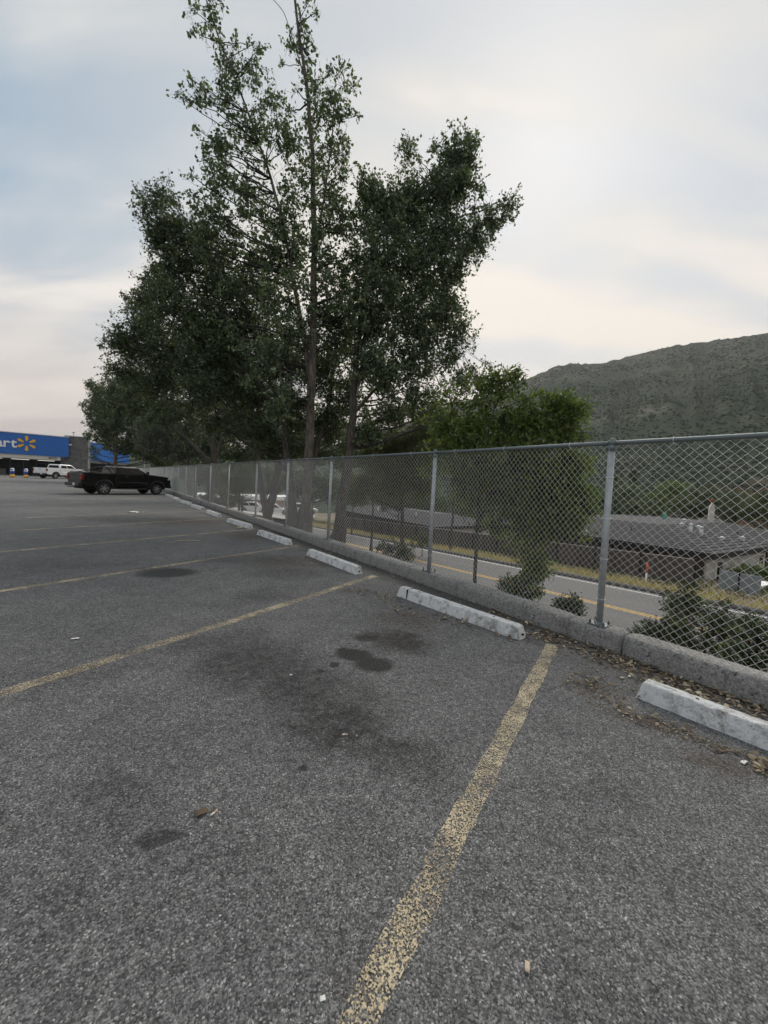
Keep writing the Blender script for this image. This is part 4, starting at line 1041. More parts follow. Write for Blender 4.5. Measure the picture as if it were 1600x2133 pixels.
def pickup(label, loc, rz, paint, L=5.4, W=1.9, wb=3.23, wr=.385, rail=1.30, roof=1.80, bumper=None, group='parked pickups', rack=False, hitch=True):
    root = empty('pickup_truck', (loc[0], loc[1], 0), rz); tag(root, label, 'pickup truck', group)
    xr = 1.22; xf = xr + wb; hw = W / 2; ra = wr + .09; zs = .50
    cabr, cowl = xr + .58, xf - .52
    belt = rail + .01
    # front half: cab lower body and bonnet
    out = [(cabr, zs)] + [(xf - ra * .99, zs - .02)] + arch(xf, ra, zs) + [(L - .12, zs + .02), (L - .02, zs + .12), (L, rail - .42), (L - .04, rail - .20), (L - .16, rail - .10), (cowl + .35, rail + .01), (cowl, belt + .02), (cabr, belt)]
    body = add('body', extrude_outline('body', out, -hw, hw, .045), paint, root)
    # bed: two sides, floor, tailgate
    for s in (-1, 1):
        o2 = [(.06, zs + .10), (xr - ra * .99, zs)] + arch(xr, ra, zs) + [(cabr - .025, zs), (cabr - .025, rail), (.03, rail), (.0, rail - .1), (.03, zs + .2)]
        add('bed_side', extrude_outline('bed_side', o2, s * hw - (.15 if s > 0 else 0), s * hw + (.15 if s < 0 else 0), .03), paint, root)
        fl = arch(xr, ra + .055, zs, 11); fi = arch(xr, ra - .01, zs, 11)
        for cx in (xr, xf):
            A = arch(cx, ra + .06, zs, 12); B = arch(cx, ra - .005, zs, 12)
            bm = bmesh.new(); va = [bm.verts.new((x, s * (hw + .028), z)) for x, z in A]; vb = [bm.verts.new((x, s * (hw + .028), z)) for x, z in B]; vc = [bm.verts.new((x, s * (hw - .02), z)) for x, z in A]; vd = [bm.verts.new((x, s * (hw - .15), z)) for x, z in B]
            for i in range(11):
                bm.faces.new((va[i], va[i + 1], vb[i + 1], vb[i])); bm.faces.new((va[i], va[i + 1], vc[i + 1], vc[i])); bm.faces.new((vb[i], vb[i + 1], vd[i + 1], vd[i]))
            add('fender_flare', mesh_bm('fender_flare', bm, True), M_plastic, root)
    add('bed_floor', box_mesh('bed_floor', ((cabr) / 2, 0, .82), (cabr - .06, W - .302, .06)), M_plastic, root)
    tg = add('tailgate', box_mesh('tailgate', (.045, 0, (rail + .66) / 2), (.07, W - .306, rail - .68), 0, .015), paint, root)
    add('handle', box_mesh('handle', (.004, 0, rail - .17), (.02, .26, .07), 0, .006), M_plastic, tg)
    add('underbody', box_mesh('underbody', (L / 2, 0, .5), (L - .5, W - .62, .3)), M_under, root)
    # cab
    tr = .14
    def ring(z, x0, x1, y): return [(x0, -y, z), (x0, y, z), (x1, y * .97, z), (x1, -y * .97, z)]
    xr0, xr1, xt0, xt1 = cabr + .02, cowl + .02, cabr + .10, cowl - .70
    yb, yt = hw - .045, hw - tr - .05
    r0, r1 = ring(belt - .02, xr0, xr1, yb), ring(roof - .09, xt0, xt1 + .06, yt + .03)
    bm = ringloft('cab', [r0, r1, ring(roof, xt0 + .10, xt1 - .10, yt - .08)])
    bmesh.ops.bevel(bm, geom=bm.edges[:], offset=.03, segments=2, affect='EDGES', profile=.6)
    cab = add('cab', mesh_bm('cab', bm), paint, root)
    def on_side(u, v, s):                     # point on the slanted side of the cab, u along, v up
        x = (xr0 + (xr1 - xr0) * u) * (1 - v) + (xt0 + (xt1 + .06 - xt0) * u) * v
        return (x, s * (yb + (yt + .03 - yb) * v + .012), belt - .02 + (roof - .09 - belt + .02) * v)
    def pane(name, P, par, mat=M_glass):
        bm = bmesh.new(); f = bm.faces.new([bm.verts.new(p) for p in P]); bm.normal_update()
        e = bmesh.ops.extrude_face_region(bm, geom=[f]); c = sum((Vector(p) for p in P), Vector()) / len(P)
        nd = f.normal if f.normal.dot(Vector((0, c.y, 0))) > 0 or abs(c.y) < .1 else -f.normal
        bmesh.ops.translate(bm, vec=nd * .006, verts=[v for v in e['geom'] if isinstance(v, bmesh.types.BMVert)])
        return add(name, mesh_bm(name, bm), mat, par)
    for s in (-1, 1):
        pane('side_window', [on_side(.06, .10, s), on_side(.42, .10, s), on_side(.47, .94, s), on_side(.10, .94, s)], cab)
        pane('side_window', [on_side(.47, .10, s), on_side(.88, .10, s), on_side(.90, .30, s), on_side(.88, .94, s), on_side(.52, .94, s)], cab)
        add('door_mirror', box_mesh('door_mirror', (cowl - .18, s * (hw + .10), belt + .12), (.12, .24, .2), 0, .03), M_plastic, root)
        for dx in (.36, 1.32): add('door_handle', box_mesh('door_handle', (cabr + dx + .35, s * (hw + .008), belt - .16), (.2, .03, .035), 0, .01), M_plastic, root)
        for dx in (.02, 1.12, 2.08):
            add('door_gap', box_mesh('door_gap', (cabr + dx + .06, s * (hw - .012), (zs + belt) / 2 + .04), (.012, .03, belt - zs - .16)), M_under, root)
        add('side_step', box_mesh('side_step', ((cabr + xf) / 2 - .25, s * (hw - .03), zs - .13), (xf - cabr - .9, .14, .06), 0, .02), M_plastic, root)
        add('side_moulding', box_mesh('side_moulding', ((cabr + cowl) / 2 + .05, s * (hw + .004), .78), (cowl - cabr - .3, .02, .05), 0, .008), M_chrome if not rack else M_plastic, root)
        tl = add('tail_light', box_mesh('tail_light', (.05, s * (hw - .07), rail - .24), (.15, .165, .34), 0, .02), M_red, root)
        add('headlight', box_mesh('headlight', (L - .12, s * (hw - .2), rail - .24), (.26, .42, .17), 0, .04), M_head, root)
    add('windscreen', None, None) if False else None
    fx0, fx1 = xr1, xt1 + .06
    def on_front(u, v):
        x = fx0 + (fx1 - fx0) * v + .014; y = (yb * .97 + (yt * .97 + .03 - yb * .97) * v) * (2 * u - 1)
        return (x, y, belt - .02 + (roof - .09 - belt + .02) * v + .01)
    pane('windscreen', [on_front(.05, .08), on_front(.95, .08), on_front(.93, .93), on_front(.07, .93)], cab)
    def on_back(u, v):
        x = xr0 + (xt0 - xr0) * v - .014; y = (yb + (yt + .03 - yb) * v) * (2 * u - 1)
        return (x, y, belt - .02 + (roof - .09 - belt + .02) * v)
    pane('rear_window', [on_back(.92, .15), on_back(.08, .15), on_back(.12, .9), on_back(.88, .9)], cab)
    add('grille', box_mesh('grille', (L + .002, 0, rail - .34), (.05, W - .75, .3), 0, .015), M_plastic, root)
    bp = bumper or M_plastic
    add('rear_bumper', box_mesh('rear_bumper', (-.05, 0, .60), (.22, W - .08, .2), 0, .04), bp, root)
    add('front_bumper', box_mesh('front_bumper', (L - .02, 0, .56), (.24, W - .06, .24), 0, .06), bp, root)
    add('license_plate', box_mesh('license_plate', (-.165, -.35, .62), (.01, .3, .15)), M_trim, root)
    if hitch:
        t = Tubes(); t.tube(np.array([[0, 0, .45], [-.3, 0, .45], [-.34, 0, .47]]), .03, 6); t.tube(np.array([[-.34, 0, .46], [-.34, 0, .56]]), .028, 6)
        add('tow_hitch', t.mesh('tow_hitch'), M_chrome, root)
    if rack:
        t = Tubes()
        for s in (-1, 1): t.tube(np.array([[.25, s * (hw - .08), rail], [.9, s * (hw - .08), rail + .12], [cabr - .25, s * (hw - .1), rail + .40], [cabr - .05, s * (hw - .12), rail + .42]]), .028, 6)
        t.tube(np.array([[cabr - .2, -(hw - .1), rail + .40], [cabr - .2, hw - .1, rail + .40]]), .028, 6)
        t.tube(np.array([[.85, -(hw - .08), rail + .11], [.85, hw - .08, rail + .11]]), .028, 6)
        add('bed_rack', t.mesh('bed_rack'), M_plastic, root)
        add('bed_cover', box_mesh('bed_cover', (cabr / 2, 0, rail + .025), (cabr - .15, W - .30, .05), 0, .015), M_plastic, root)
    for x in (xr, xf):
        for s in (-1, 1): wheel(root, x, s * (hw - .13), wr, .26, s)
    return root
BA = R(60)
bd = np.array([math.cos(BA), math.sin(BA)]); bl = np.array([-bd[1], bd[0]])
rw = np.array([-16.72, 23.0])                       # contact of the right rear wheel
bo = rw - bd * 1.22 + bl * (.95 - .06)
bt = pickup('black double cab pickup parked nose to the fence', bo, BA, car_paint('black_paint', (.004, .004, .0045), .25, .28), rack=True)
bt.scale = (.96, .96, .98)
WA = R(84)
wd = np.array([math.cos(WA), math.sin(WA)]); wl = np.array([-wd[1], wd[0]])
rw = gr(117, 997.5)[:2]
pickup('white pickup parked in front of the store entrance', rw - wd * 1.3 + wl * .95, WA, car_paint('white_paint', (.74, .75, .76), .3), L=5.8, W=2.02, wb=3.6, wr=.41, rail=1.38, roof=1.93, bumper=M_plastic, hitch=False)
def hatchback(name, label, loc, rz, paint, group, L=4.5, W=1.82, Hh=1.55):
    root = empty(name, (loc[0], loc[1], terr(loc) if False else loc[2]), rz); tag(root, label, 'car', group)
    hw = W / 2; xr, xf, wr, zs = .85, L - .88, .33, .32
    ra = wr + .06
    def ar(cx): return [(cx - ra * math.cos(a), .34 + ra * math.sin(a)) for a in np.linspace(.05, math.pi - .05, 9)]
    out = [(.05, zs + .1)] + [(xr - ra, zs)] + ar(xr) + [(xr + ra, zs)] + ar(xf) + [(L - .1, zs), (L, zs + .25), (L - .05, .74), (L - .35, .86), (L - 1.3, .98), (.12, 1.02), (.02, .8)]
    add('body', extrude_outline('body', out, -hw, hw, .06), paint, root)
    def ring(z, x0, x1, y): return [(x0, -y, z), (x0, y, z), (x1, y, z), (x1, -y, z)]
    bm = ringloft('cabin', [ring(.96, .12, L - 1.25, hw - .05), ring(Hh - .06, .45, L - 2.05, hw - .24), ring(Hh, .65, L - 2.3, hw - .34)])
    bmesh.ops.bevel(bm, geom=bm.edges[:], offset=.03, segments=2, affect='EDGES', profile=.6)
    cab = add('cabin', mesh_bm('cabin', bm), paint, root)
    for s in (-1, 1):
        for u0, u1 in ((.08, .46), (.5, .92)):
            P = []
            for u, v in ((u0, .12), (u1, .12), (min(u1, .9), .9), (u0 + .02, .9)):
                x = (.12 + (L - 1.37) * u) * (1 - v) + (.45 + (L - 2.5) * u) * v
                P.append((x, s * (hw - .05 - .19 * v + .014), .96 + (Hh - 1.02) * v))
            bm = bmesh.new(); bm.faces.new([bm.verts.new(p) for p in P]); add('side_window', mesh_bm('side_window', bm), M_glass, cab)
        add('tail_light', box_mesh('tail_light', (.06, s * (hw - .18), .82), (.12, .28, .18), 0, .02), M_red, root)
        add('headlight', box_mesh('headlight', (L - .12, s * (hw - .22), .72), (.2, .36, .13), 0, .03), M_head, root)
    for x0, x1, s in ((.12, .45, -1), (L - 1.25, L - 2.05, 1)):
        P = [(x0 * (1 - v) + x1 * v + s * .02, y * (hw - .05 - .19 * v) * .88, .96 + (Hh - 1.02) * v) for y, v in ((-1, .12), (1, .12), (1, .9), (-1, .9))]
        bm = bmesh.new(); bm.faces.new([bm.verts.new(p) for p in P]); add('windscreen' if s > 0 else 'rear_window', mesh_bm('pane', bm), M_glass, cab)
    for x in (xr, xf):
        for s in (-1, 1): wheel(root, x, s * (hw - .1), wr, .2, s)
    return root
c1 = gr(196, 992)
hatchback('parked_car', 'silver car mostly hidden behind the black pickup', (c1[0] + 4, c1[1] - 14, 0), R(75), car_paint('silver_paint', (.5, .52, .54), .3), 'cars near the store')

# ------------------------------------------------------------------ buildings below, across the road
def shingle_mat(name, a, b):
    m, T = newmat(name)
    tc = T.n('ShaderNodeTexCoord').outputs['Object']
    n0 = T.noise(tc, .5, 4, .6); n1 = T.noise(T.n('ShaderNodeMapping', None, Vector=tc, Scale=(3, 3, 22)).outputs[0], 1.6, 4, .7); n2 = T.noise(tc, 25, 2, .6)
    c = T.mix(T.math('ADD', T.math('MULTIPLY', n1, .6), T.math('MULTIPLY', n0, .4)), a, b)
    c = T.mix(1.0, c, T.ramp(n2, [(.3, (.75,) * 3), (.7, (1.25,) * 3)]), 'MULTIPLY')
    bb = T.n('ShaderNodeBsdfPrincipled', None, Base__Color=c, Roughness=.9)
    T.nt.links.new(T.n('ShaderNodeBump', None, Strength=.6, Distance=.03, Height=n1).outputs[0], bb.inputs['Normal'])
    finish(T, bb); return m
M_shing = shingle_mat('grey_shingles', (.017, .019, .023), (.042, .046, .056)); M_eave = simple('dark_eave', (.02, .018, .018), .8)
M_stucco = simple('pale_stucco', (.50, .47, .44), .9, 0, .15, 5, .2); M_shaded = simple('eave_shaded_wall', (.06, .052, .048), .9, 0, .2, 3)  # M_shaded: front wall, shade under the eave put into its dark colour
def hip_house(label, C, az, Lx, Ly, ze, rise, zg, cat='building', ov=.55, wallmat=M_stucco, run=5.0):
    """C: front right corner of the eaves, e1 along the front (away from camera), e2 into depth"""
    e1 = np.array([math.cos(R(az)), math.sin(R(az))]); e2 = np.array([e1[1], -e1[0]])
    root = empty('low_building', (C[0], C[1], zg), R(az)); tag(root, label, cat)
    # local: x along e1, y = -e2 -> depth is negative y
    z0 = ze - zg
    V = [(0, 0, z0), (Lx, 0, z0), (Lx, -Ly, z0), (0, -Ly, z0)]
    rn = min(run, Ly / 2 - .01, Lx / 2 - .01)
    V += [(rn, -rn, z0 + rise), (Lx - rn, -rn, z0 + rise), (Lx - rn, -Ly + rn, z0 + rise), (rn, -Ly + rn, z0 + rise)]
    F = [(0, 1, 5, 4), (1, 2, 6, 5), (2, 3, 7, 6), (3, 0, 4, 7), (4, 5, 6, 7)]
    bm = bmesh.new(); me = mesh_py('roof', V, F); bm.from_mesh(me); bpy.data.meshes.remove(me)
    roof = add('roof', mesh_bm('roof', bm), M_shing, root)
    # shingle courses as slightly raised strips down the front and the right slope
    nC = 14
    bmc = bmesh.new()
    for k in range(nC):
        f0, f1 = k / nC, (k + 1) / nC - .012
        for face in ('front', 'side'):
            def P(f, end):
                if face == 'front': x = (rn * f) if end == 0 else Lx - rn * f; y = -rn * f
                else: x = rn * f; y = (-rn * f) if end == 0 else -Ly + rn * f
                return Vector((x, y, z0 + rise * f + .012 + .022 * (1 - (f * nC - k))))
            vs = [bmc.verts.new(P(f0, 0)), bmc.verts.new(P(f0, 1)), bmc.verts.new(P(f1, 1)), bmc.verts.new(P(f1, 0))]; bmc.faces.new(vs)
    co = add('shingle_courses', mesh_bm('shingle_courses', bmc), M_shing, roof); co['kind'] = 'stuff'
    for (a, b, sx, sy) in (((Lx / 2), .0, Lx, .06), (0.0, -Ly / 2, .06, Ly)):
        add('fascia_board', box_mesh('fascia_board', (a, b, z0 - .14), (sx, sy, .34)), M_eave, roof)  # board deepened and dark, also painting in the shade below the eave
    add('soffit', box_mesh('soffit', (Lx / 2, -Ly / 2, z0 - .12), (Lx - .1, Ly - .1, .05)), M_eave, root)
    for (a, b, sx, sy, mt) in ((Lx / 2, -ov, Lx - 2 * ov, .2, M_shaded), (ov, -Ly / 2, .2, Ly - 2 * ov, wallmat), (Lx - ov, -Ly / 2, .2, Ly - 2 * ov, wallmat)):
        add('wall', box_mesh('wall', (a, b, (z0 - .14) / 2 - .3), (sx, sy, z0 - .14 + .6)), mt, root)
    return root, roof, z0
CA = gr(1487, 1155, -1.5)
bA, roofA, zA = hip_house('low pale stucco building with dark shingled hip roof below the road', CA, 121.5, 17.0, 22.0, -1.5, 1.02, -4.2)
# side wall openings (right wall, x = ov): windows, door, air conditioner
def side_window(y, z, w, h):
    f = add('window', box_mesh('window', (.44, y, z), (.06, w + .14, h + .14)), M_wht, bA)
    add('pane', box_mesh('pane', (.40, y - w * .27, z), (.04, w * .42, h)), M_glass, f); add('pane', box_mesh('pane', (.40, y + w * .27, z), (.04, w * .42, h)), M_glass, f)
    add('sill', box_mesh('sill', (.36, y, z - h / 2 - .12), (.24, w + .3, .08)), M_stucco, f)
for y in (-2.3, -9.4, -13.2): side_window(y, zA - 1.15, .7, 1.0)
add('door', box_mesh('door', (.43, -10.9, zA - 1.4), (.06, .95, 2.0)), M_eave, bA)
ac = add('air_conditioner', box_mesh('air_conditioner', (.05, -6.6, zA - 1.35), (.75, .95, .8), 0, .03), M_trim, bA)
add('grille', box_mesh('grille', (-.335, -6.6, zA - 1.35), (.03, .6, .5)), M_frame, ac)
def roof_z(x, y): return zA + 1.02 * min(1, max(0, min(x, -y) / 5.0))
M_galv2 = simple('white_vent_pipe', (.7, .71, .71), .5, .1)
for x, y, h, r in ((3.0, -5.2, .55, .10), (2.4, -5.2, .55, .10), (4.2, -7.0, .18, .12), (3.6, -8.2, .18, .13), (1.2, -8.5, .2, .12), (5.5, -2.6, .22, .05), (2.2, -11.0, .22, .05), (1.6, -6.2, .12, .13), (5.0, -9.5, .22, .12)):
    z = roof_z(x, y); v = add('roof_vent', cyl_mesh('roof_vent', (x, y, z - .05), (x, y, z + h), r, n=10), M_galv2 if r > .06 else M_eave, roofA)
    if r > .06: add('vent_cap', cyl_mesh('vent_cap', (x, y, z + h), (x, y, z + h + .12), r * 1.7, r * .3, n=10), M_galv2, v)
CB2 = gr(905, 1098, -3.0)
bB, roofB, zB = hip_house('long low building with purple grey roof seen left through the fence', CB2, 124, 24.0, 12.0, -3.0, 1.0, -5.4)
for x, y in ((6, -2.2), (15, -2.4)):
    z = zB + 1.0 * 2.2 / 5; v = add('roof_vent', cyl_mesh('roof_vent', (x, y, z - .05), (x, y, z + .5), .09, n=8), M_galv2, roofB); add('vent_cap', cyl_mesh('vent_cap', (x, y, z + .5), (x, y, z + .62), .16, .03, n=8), M_galv2, v)
# little cupola building behind the hip roof
kc = at(1481, 1078, 36)
cup = empty('gabled_hut', (kc[0], kc[1], -4.0), R(60)); cup.scale = (.8, .8, 1); tag(cup, 'small cream gabled cupola with red ball above the shingled roof', 'cupola')
zc = kc[2] + 4.0
bm = ringloft('body', [[(-.32, -.24, zc - 3.4), (.32, -.24, zc - 3.4), (.32, .24, zc - 3.4), (-.32, .24, zc - 3.4)], [(-.32, -.24, zc + .95), (.32, -.24, zc + .95), (.32, .24, zc + .95), (-.32, .24, zc + .95)], [(-.32, -.004, zc + 1.4), (.32, -.004, zc + 1.4), (.32, .004, zc + 1.4), (-.32, .004, zc + 1.4)]])
add('body', mesh_bm('body', bm), simple('cream_board', (.6, .57, .48), .7), cup)
add('red_side', box_mesh('red_side', (.4, 0, zc + .25), (.14, .44, .7)), simple('dark_red_board', (.16, .03, .04), .7), cup)
bm = bmesh.new(); bmesh.ops.create_uvsphere(bm, u_segments=12, v_segments=8, radius=.2, matrix=Matrix.Translation((0, 0, zc + 1.58))); add('red_ball', mesh_bm('red_ball', bm, True), simple('red_ball_paint', (.3, .05, .02), .6), cup)
bm = bmesh.new()
bm_box(bm, (0, 0, zc - .35), (2.6, 2.2, .10), 0, 0, Matrix.Rotation(R(-10), 4, 'Y')); add('low_roof', mesh_bm('low_roof', bm), M_eave, cup)
kg = at(1384, 1078, 34); gb = empty('green_sign', (kg[0], kg[1], -4.2), R(20)); tag(gb, 'small teal sign panel standing behind the shingled roof ridge', 'sign')
add('panel', box_mesh('panel', (0, 0, kg[2] + 4.2 + .1), (.42, .06, .7), 0, .01), simple('teal_paint', (.10, .36, .30), .6), gb)
add('post', cyl_mesh('post', (0, 0, 0), (0, 0, kg[2] + 4.0), .05, n=8), M_frame, gb)

# brown screen wall along the far verge
sw = empty('screen_fence', rp(7.0, 23.3)); SWO = np.array(rp(7.0, 23.3)); tag(sw, 'long brown slatted screen fence along the far verge of the road', 'fence')
slat_mats = [simple('brown_slat', (.115, .098, .088), .85, 0, .25, 4, 0, 0, .3, .22)]
s = 7.05; k = 0
ra_ = RA
slat_me = box_mesh('slat', (0, 0, .61), (.282, .03, 1.26))
slat_me.materials.append(slat_mats[0])
while s < 46 and k < 300:
    p = rp(s + .15, 23.3 + .01 * math.sin(k * 3.7)); add('slat', slat_me, None, sw, tuple(p - SWO), (0, 0, ra_)); s += .297; k += 1
post2 = box_mesh('post', (0, 0, .66), (.09, .09, 1.38), 0, .008); post2.materials.append(M_eave)
for i in range(17):
    p = rp(7.0 + 2.43 * i, 23.24); add('post', post2, None, sw, tuple(p - SWO), (0, 0, ra_))
t = Tubes(); t.tube(np.array([rp(q, 23.25, 1.30) for q in np.linspace(7.0, 46, 30)]), .022, 6); add('top_rail', t.mesh('top_rail', SWO), M_stucco, sw)
gt = empty('yard_gate', rp(5.9, 23.6), RA); tag(gt, 'grey sheet metal gate panels at the corner of the stucco building', 'gate')
for i in range(2): add('panel', box_mesh('panel', (-.1 - .75 * i, 0, .45), (.72, .04, .9), 0, .01), simple('grey_sheet', (.28, .31, .33), .6, .3, .2, 3), gt)
add('post', box_mesh('post', (-.47, .0, .5), (.06, .1, 1.05)), M_eave, gt)
# marker post on the verge
mk = rp(8.4, 21.5); mp_ = empty('marker_post', mk); tag(mp_, 'orange and white marker post standing on the dry grass verge', 'marker post')
add('lower_tube', cyl_mesh('lower_tube', (0, 0, -.1), (0, 0, .55), .045, n=10), M_wht, mp_); add('upper_tube', cyl_mesh('upper_tube', (0, 0, .55), (0, 0, 1.08), .055, n=10), simple('orange_plastic', (.62, .13, .03), .5), mp_)
add('cap', cyl_mesh('cap', (0, 0, 1.08), (0, 0, 1.18), .05, .03, n=10), M_frame, mp_)
# picnic tables in the yard
def picnic(px, py, Y, rz, label):
    p = at(px, py, Y); zg = p[2] - .76; r = empty('picnic_table', (p[0], p[1], zg), rz); tag(r, label, 'table', 'white tables in the yard')
    for i in range(4): add('table_board', box_mesh('table_board', (0, -.33 + .22 * i, .75), (1.9, .205, .045), 0, .006), M_wht, r)
    for s_ in (-1, 1):
        add('bench', box_mesh('bench', (0, s_ * .72, .44), (1.9, .26, .045), 0, .006), M_wht, r)
        for x in (-.65, .65):
            t = Tubes(); t.tube(np.array([[x, s_ * .1, .73], [x, s_ * .6, 0]]), .035, 5); add('leg', t.mesh('leg'), M_frame, r)
        add('brace', box_mesh('brace', (s_ * .65, 0, .42), (.06, 1.5, .08)), M_frame, r)
picnic(1575, 1214, 19.0, R(30), 'long white picnic table in the yard at the right edge'); picnic(1512, 1219, 20.6, R(30), 'smaller white table left of the long one, beside the gate')
# trees around the buildings
bush('yard_tree', 'bright green bush against the pale stucco side wall', 1560, 1195, 21.5, 55, 20, .10, M_leafC, 1.7, zb=-4.2)
for (px, py, Y, rx, ry, mt, lab) in ((1300, 1045, 46, 50, 40, M_leafB, 'dark round tree behind the shingled roof, left of the teal sign'), (1400, 1040, 50, 60, 36, M_leafC, 'brighter green tree crown behind the teal sign'), (1455, 1050, 44, 50, 40, M_leafB, 'dark tree directly behind the cream cupola'),
                                     (1530, 1055, 48, 50, 36, M_leafB, 'dark tree right of the cream cupola'), (1590, 1062, 42, 45, 40, M_leafE, 'dark green tree at the right edge behind the roof'), (1340, 1065, 40, 44, 28, M_leafE, 'low dark bushes along the roof ridge'), (1240, 1055, 44, 50, 38, M_leafE, 'dark tree behind the nearest fence post'), (1180, 1050, 50, 60, 40, M_leafB, 'dark tree behind the ash tree'), (1000, 1060, 60, 80, 36, M_leafB, 'dark tree mass far behind the ash trunk'), (880, 1045, 66, 60, 40, M_leafB, 'dark tree behind the left roof')):
    bush('valley_tree', lab, px, py, Y, rx, ry, .22, mt, 1.9, .6, 'trees around the low buildings', zb=-6.0, n=8)
def conifer(px, y0, y1, Y, w, lab):
    b = at(px, y1, Y); t = at(px, y0, Y); h = t[2] - b[2]; root = empty('conifer_tree', b); tag(root, lab, 'tree', 'conifers behind the shingled roof')
    tb = Tubes(); tb.tube(np.array([[0, 0, 0], [0, 0, h]]), np.array([.12, .02]), 6); add('trunk', tb.mesh('trunk'), M_bark2, root)
    P = []; D = []
    for k in range(2600):
        f = random.random() ** .8; a = random.uniform(0, 2 * math.pi); rr = (1 - f) * w * random.uniform(.3, 1.1) + .05
        P.append((math.cos(a) * rr, math.sin(a) * rr, h * (.08 + .92 * f) - rr * .25)); D.append((math.cos(a), math.sin(a), -.2))
    V, T = leaf_arrays(np.array(P), np.array(D), .28, .35)
    add('crown', mesh_np('crown', V, None, T, np.repeat(rng.uniform(0, .7, len(P)), 4)), M_leafB, root)
conifer(1312, 978, 1085, 52, 1.3, 'taller dark conifer behind the shingled roof'); conifer(1278, 990, 1085, 50, 1.2, 'shorter dark conifer left of the tall one')

# pale yard, building and vehicles seen low through the trunks
yd = at(545, 1062, 62)
yard = empty('far_shop', (yd[0], yd[1], yd[2] - .2), R(25)); tag(yard, 'far low building with white roof and pinkish wall seen between the trunks', 'building')
add('wall', box_mesh('wall', (0, 4, .9), (18, 6, 1.8)), simple('pink_wall', (.5, .36, .31), .8), yard)
add('roof', box_mesh('roof', (0, 3.6, 2.1), (19, 7.4, .6), 0, .05), M_wht, yard)
for i in range(6):
    w = add('window', box_mesh('window', (-7.5 + 3 * i, .98, 1.0), (1.5, .08, .9)), M_wht, yard); add('pane', box_mesh('pane', (-7.5 + 3 * i, .93, 1.0), (1.3, .06, .75)), M_glass, w)
for (px, py, Y, rz, col, lab) in ((497, 1062, 55, 10, (.7, .71, .72), 'white car parked in the pale yard, left one'), (592, 1066, 52, 15, (.55, .57, .6), 'silver car parked in the pale yard between trunks'), (540, 1066, 56, 12, (.7, .7, .7), 'white car between the arms of the V trunk')):
    p = at(px, py, Y); hatchback('parked_car', lab, (p[0], p[1], p[2] - .3), R(rz), car_paint('yard_car_paint', col, .3), 'cars in the pale yard')
yy = [at(x, y, Y) for x, y, Y in ((470, 1062, 50), (600, 1082, 44), (660, 1075, 66), (500, 1050, 78))]
yz = -5.2
py_ = tag(sheet('concrete_yard', [(p[0], p[1], p[2]) for p in yy], simple('pale_concrete', (.42, .41, .39), .9, 0, .15, 1)), kind='structure', label='pale concrete yard beyond the trunks')

# ------------------------------------------------------------------ dry grass on the far verge
def grass(n, sr, orr, h, cols):
    s_ = rng.uniform(*sr, n); o_ = rng.uniform(*orr, n)
    keep = np.array([mnoise.noise(Vector((a * .5, b * .8, 0))) for a, b in zip(s_, o_)]) + rng.uniform(-.45, .6, n) > 0
    s_, o_ = s_[keep], o_[keep]; n = len(s_)
    P = RD[None] * s_[:, None] + RC[None] * o_[:, None]; z = zroad(s_) - .07
    B = np.concatenate([P, z[:, None]], 1)
    a = rng.uniform(0, 2 * math.pi, n); hh = h * rng.uniform(.4, 1.3, n); w = .018 + .012 * rng.random(n)
    S = np.stack([np.cos(a), np.sin(a), np.zeros(n)], 1) * w[:, None]
    L = np.stack([rng.normal(0, .3, n), rng.normal(0, .3, n), np.ones(n)], 1) * hh[:, None]
    V = np.stack([B - S, B + S, B + L], 1).reshape(-1, 3)
    return mesh_np('dry_grass', V, None, np.arange(3 * n).reshape(-1, 3), np.repeat(rng.random(n), 3))
M_dry = leaf_mat('dry_grass_blades', [(.34, .27, .15), (.46, .38, .23), (.58, .50, .33), (.26, .26, .14)], .25, .8, .2)
tag(add('dry_grass', grass(30000, (-6, 60), (20.1, 21.9), .30, None), M_dry), kind='stuff', label='golden dry grass along the far verge', cat='grass')
M_weed = leaf_mat('green_weeds', [(.05, .07, .025), (.08, .10, .035), (.13, .14, .06), (.22, .19, .09)], .25, .7, .3)
tag(add('verge_weeds', grass(7000, (-6, 60), (22.2, 25.0), .45, None), M_weed), kind='stuff', label='green and brown weeds at the foot of the screen fence', cat='weeds')

# ------------------------------------------------------------------ litter on the asphalt
def leaf_litter(pts, size, lift=.012):
    n = len(pts); a = rng.uniform(0, 2 * math.pi, n)
    sz = size * rng.uniform(.4, 1.3, n)
    D = np.stack([np.cos(a), np.sin(a), rng.normal(0, .25, n)], 1); S = np.stack([-np.sin(a), np.cos(a), rng.normal(0, .35, n)], 1)
    up = np.array([0, 0, 1.0]); w = (sz * rng.uniform(.25, .6, n))[:, None]; sz = sz[:, None]
    B = np.concatenate([pts, (lift * rng.uniform(.3, 1.6, n))[:, None]], 1)
    v = [B, B + D * sz * .3 + S * w * .5 + up * sz * .10, B + D * sz * .7 + S * w * .4 + up * sz * .08, B + D * sz, B + D * sz * .7 - S * w * .4 + up * sz * .12, B + D * sz * .3 - S * w * .5 + up * sz * .10]
    V = np.stack(v, 1); V[..., 2] = np.maximum(V[..., 2], .006); V = V.reshape(-1, 3)
    q = np.arange(n)[:, None] * 6
    T = np.concatenate([q + np.array([[0, 1, 5]]), q + np.array([[2, 3, 4]])]); Q = np.concatenate([q + np.array([[1, 2, 4, 5]])])
    t = np.clip(rng.beta(1.5, 2.2, n), 0, 1)
    return mesh_np('litter', V, Q, T, np.repeat(t, 6))
def st_cloud(n, s0, s1, t0, t1, pw=1.0):
    s_ = rng.uniform(s0, s1, n); t_ = t0 + (t1 - t0) * rng.random(n) ** pw
    return FO[None] + FU[None] * s_[:, None] + FN[None] * t_[:, None]
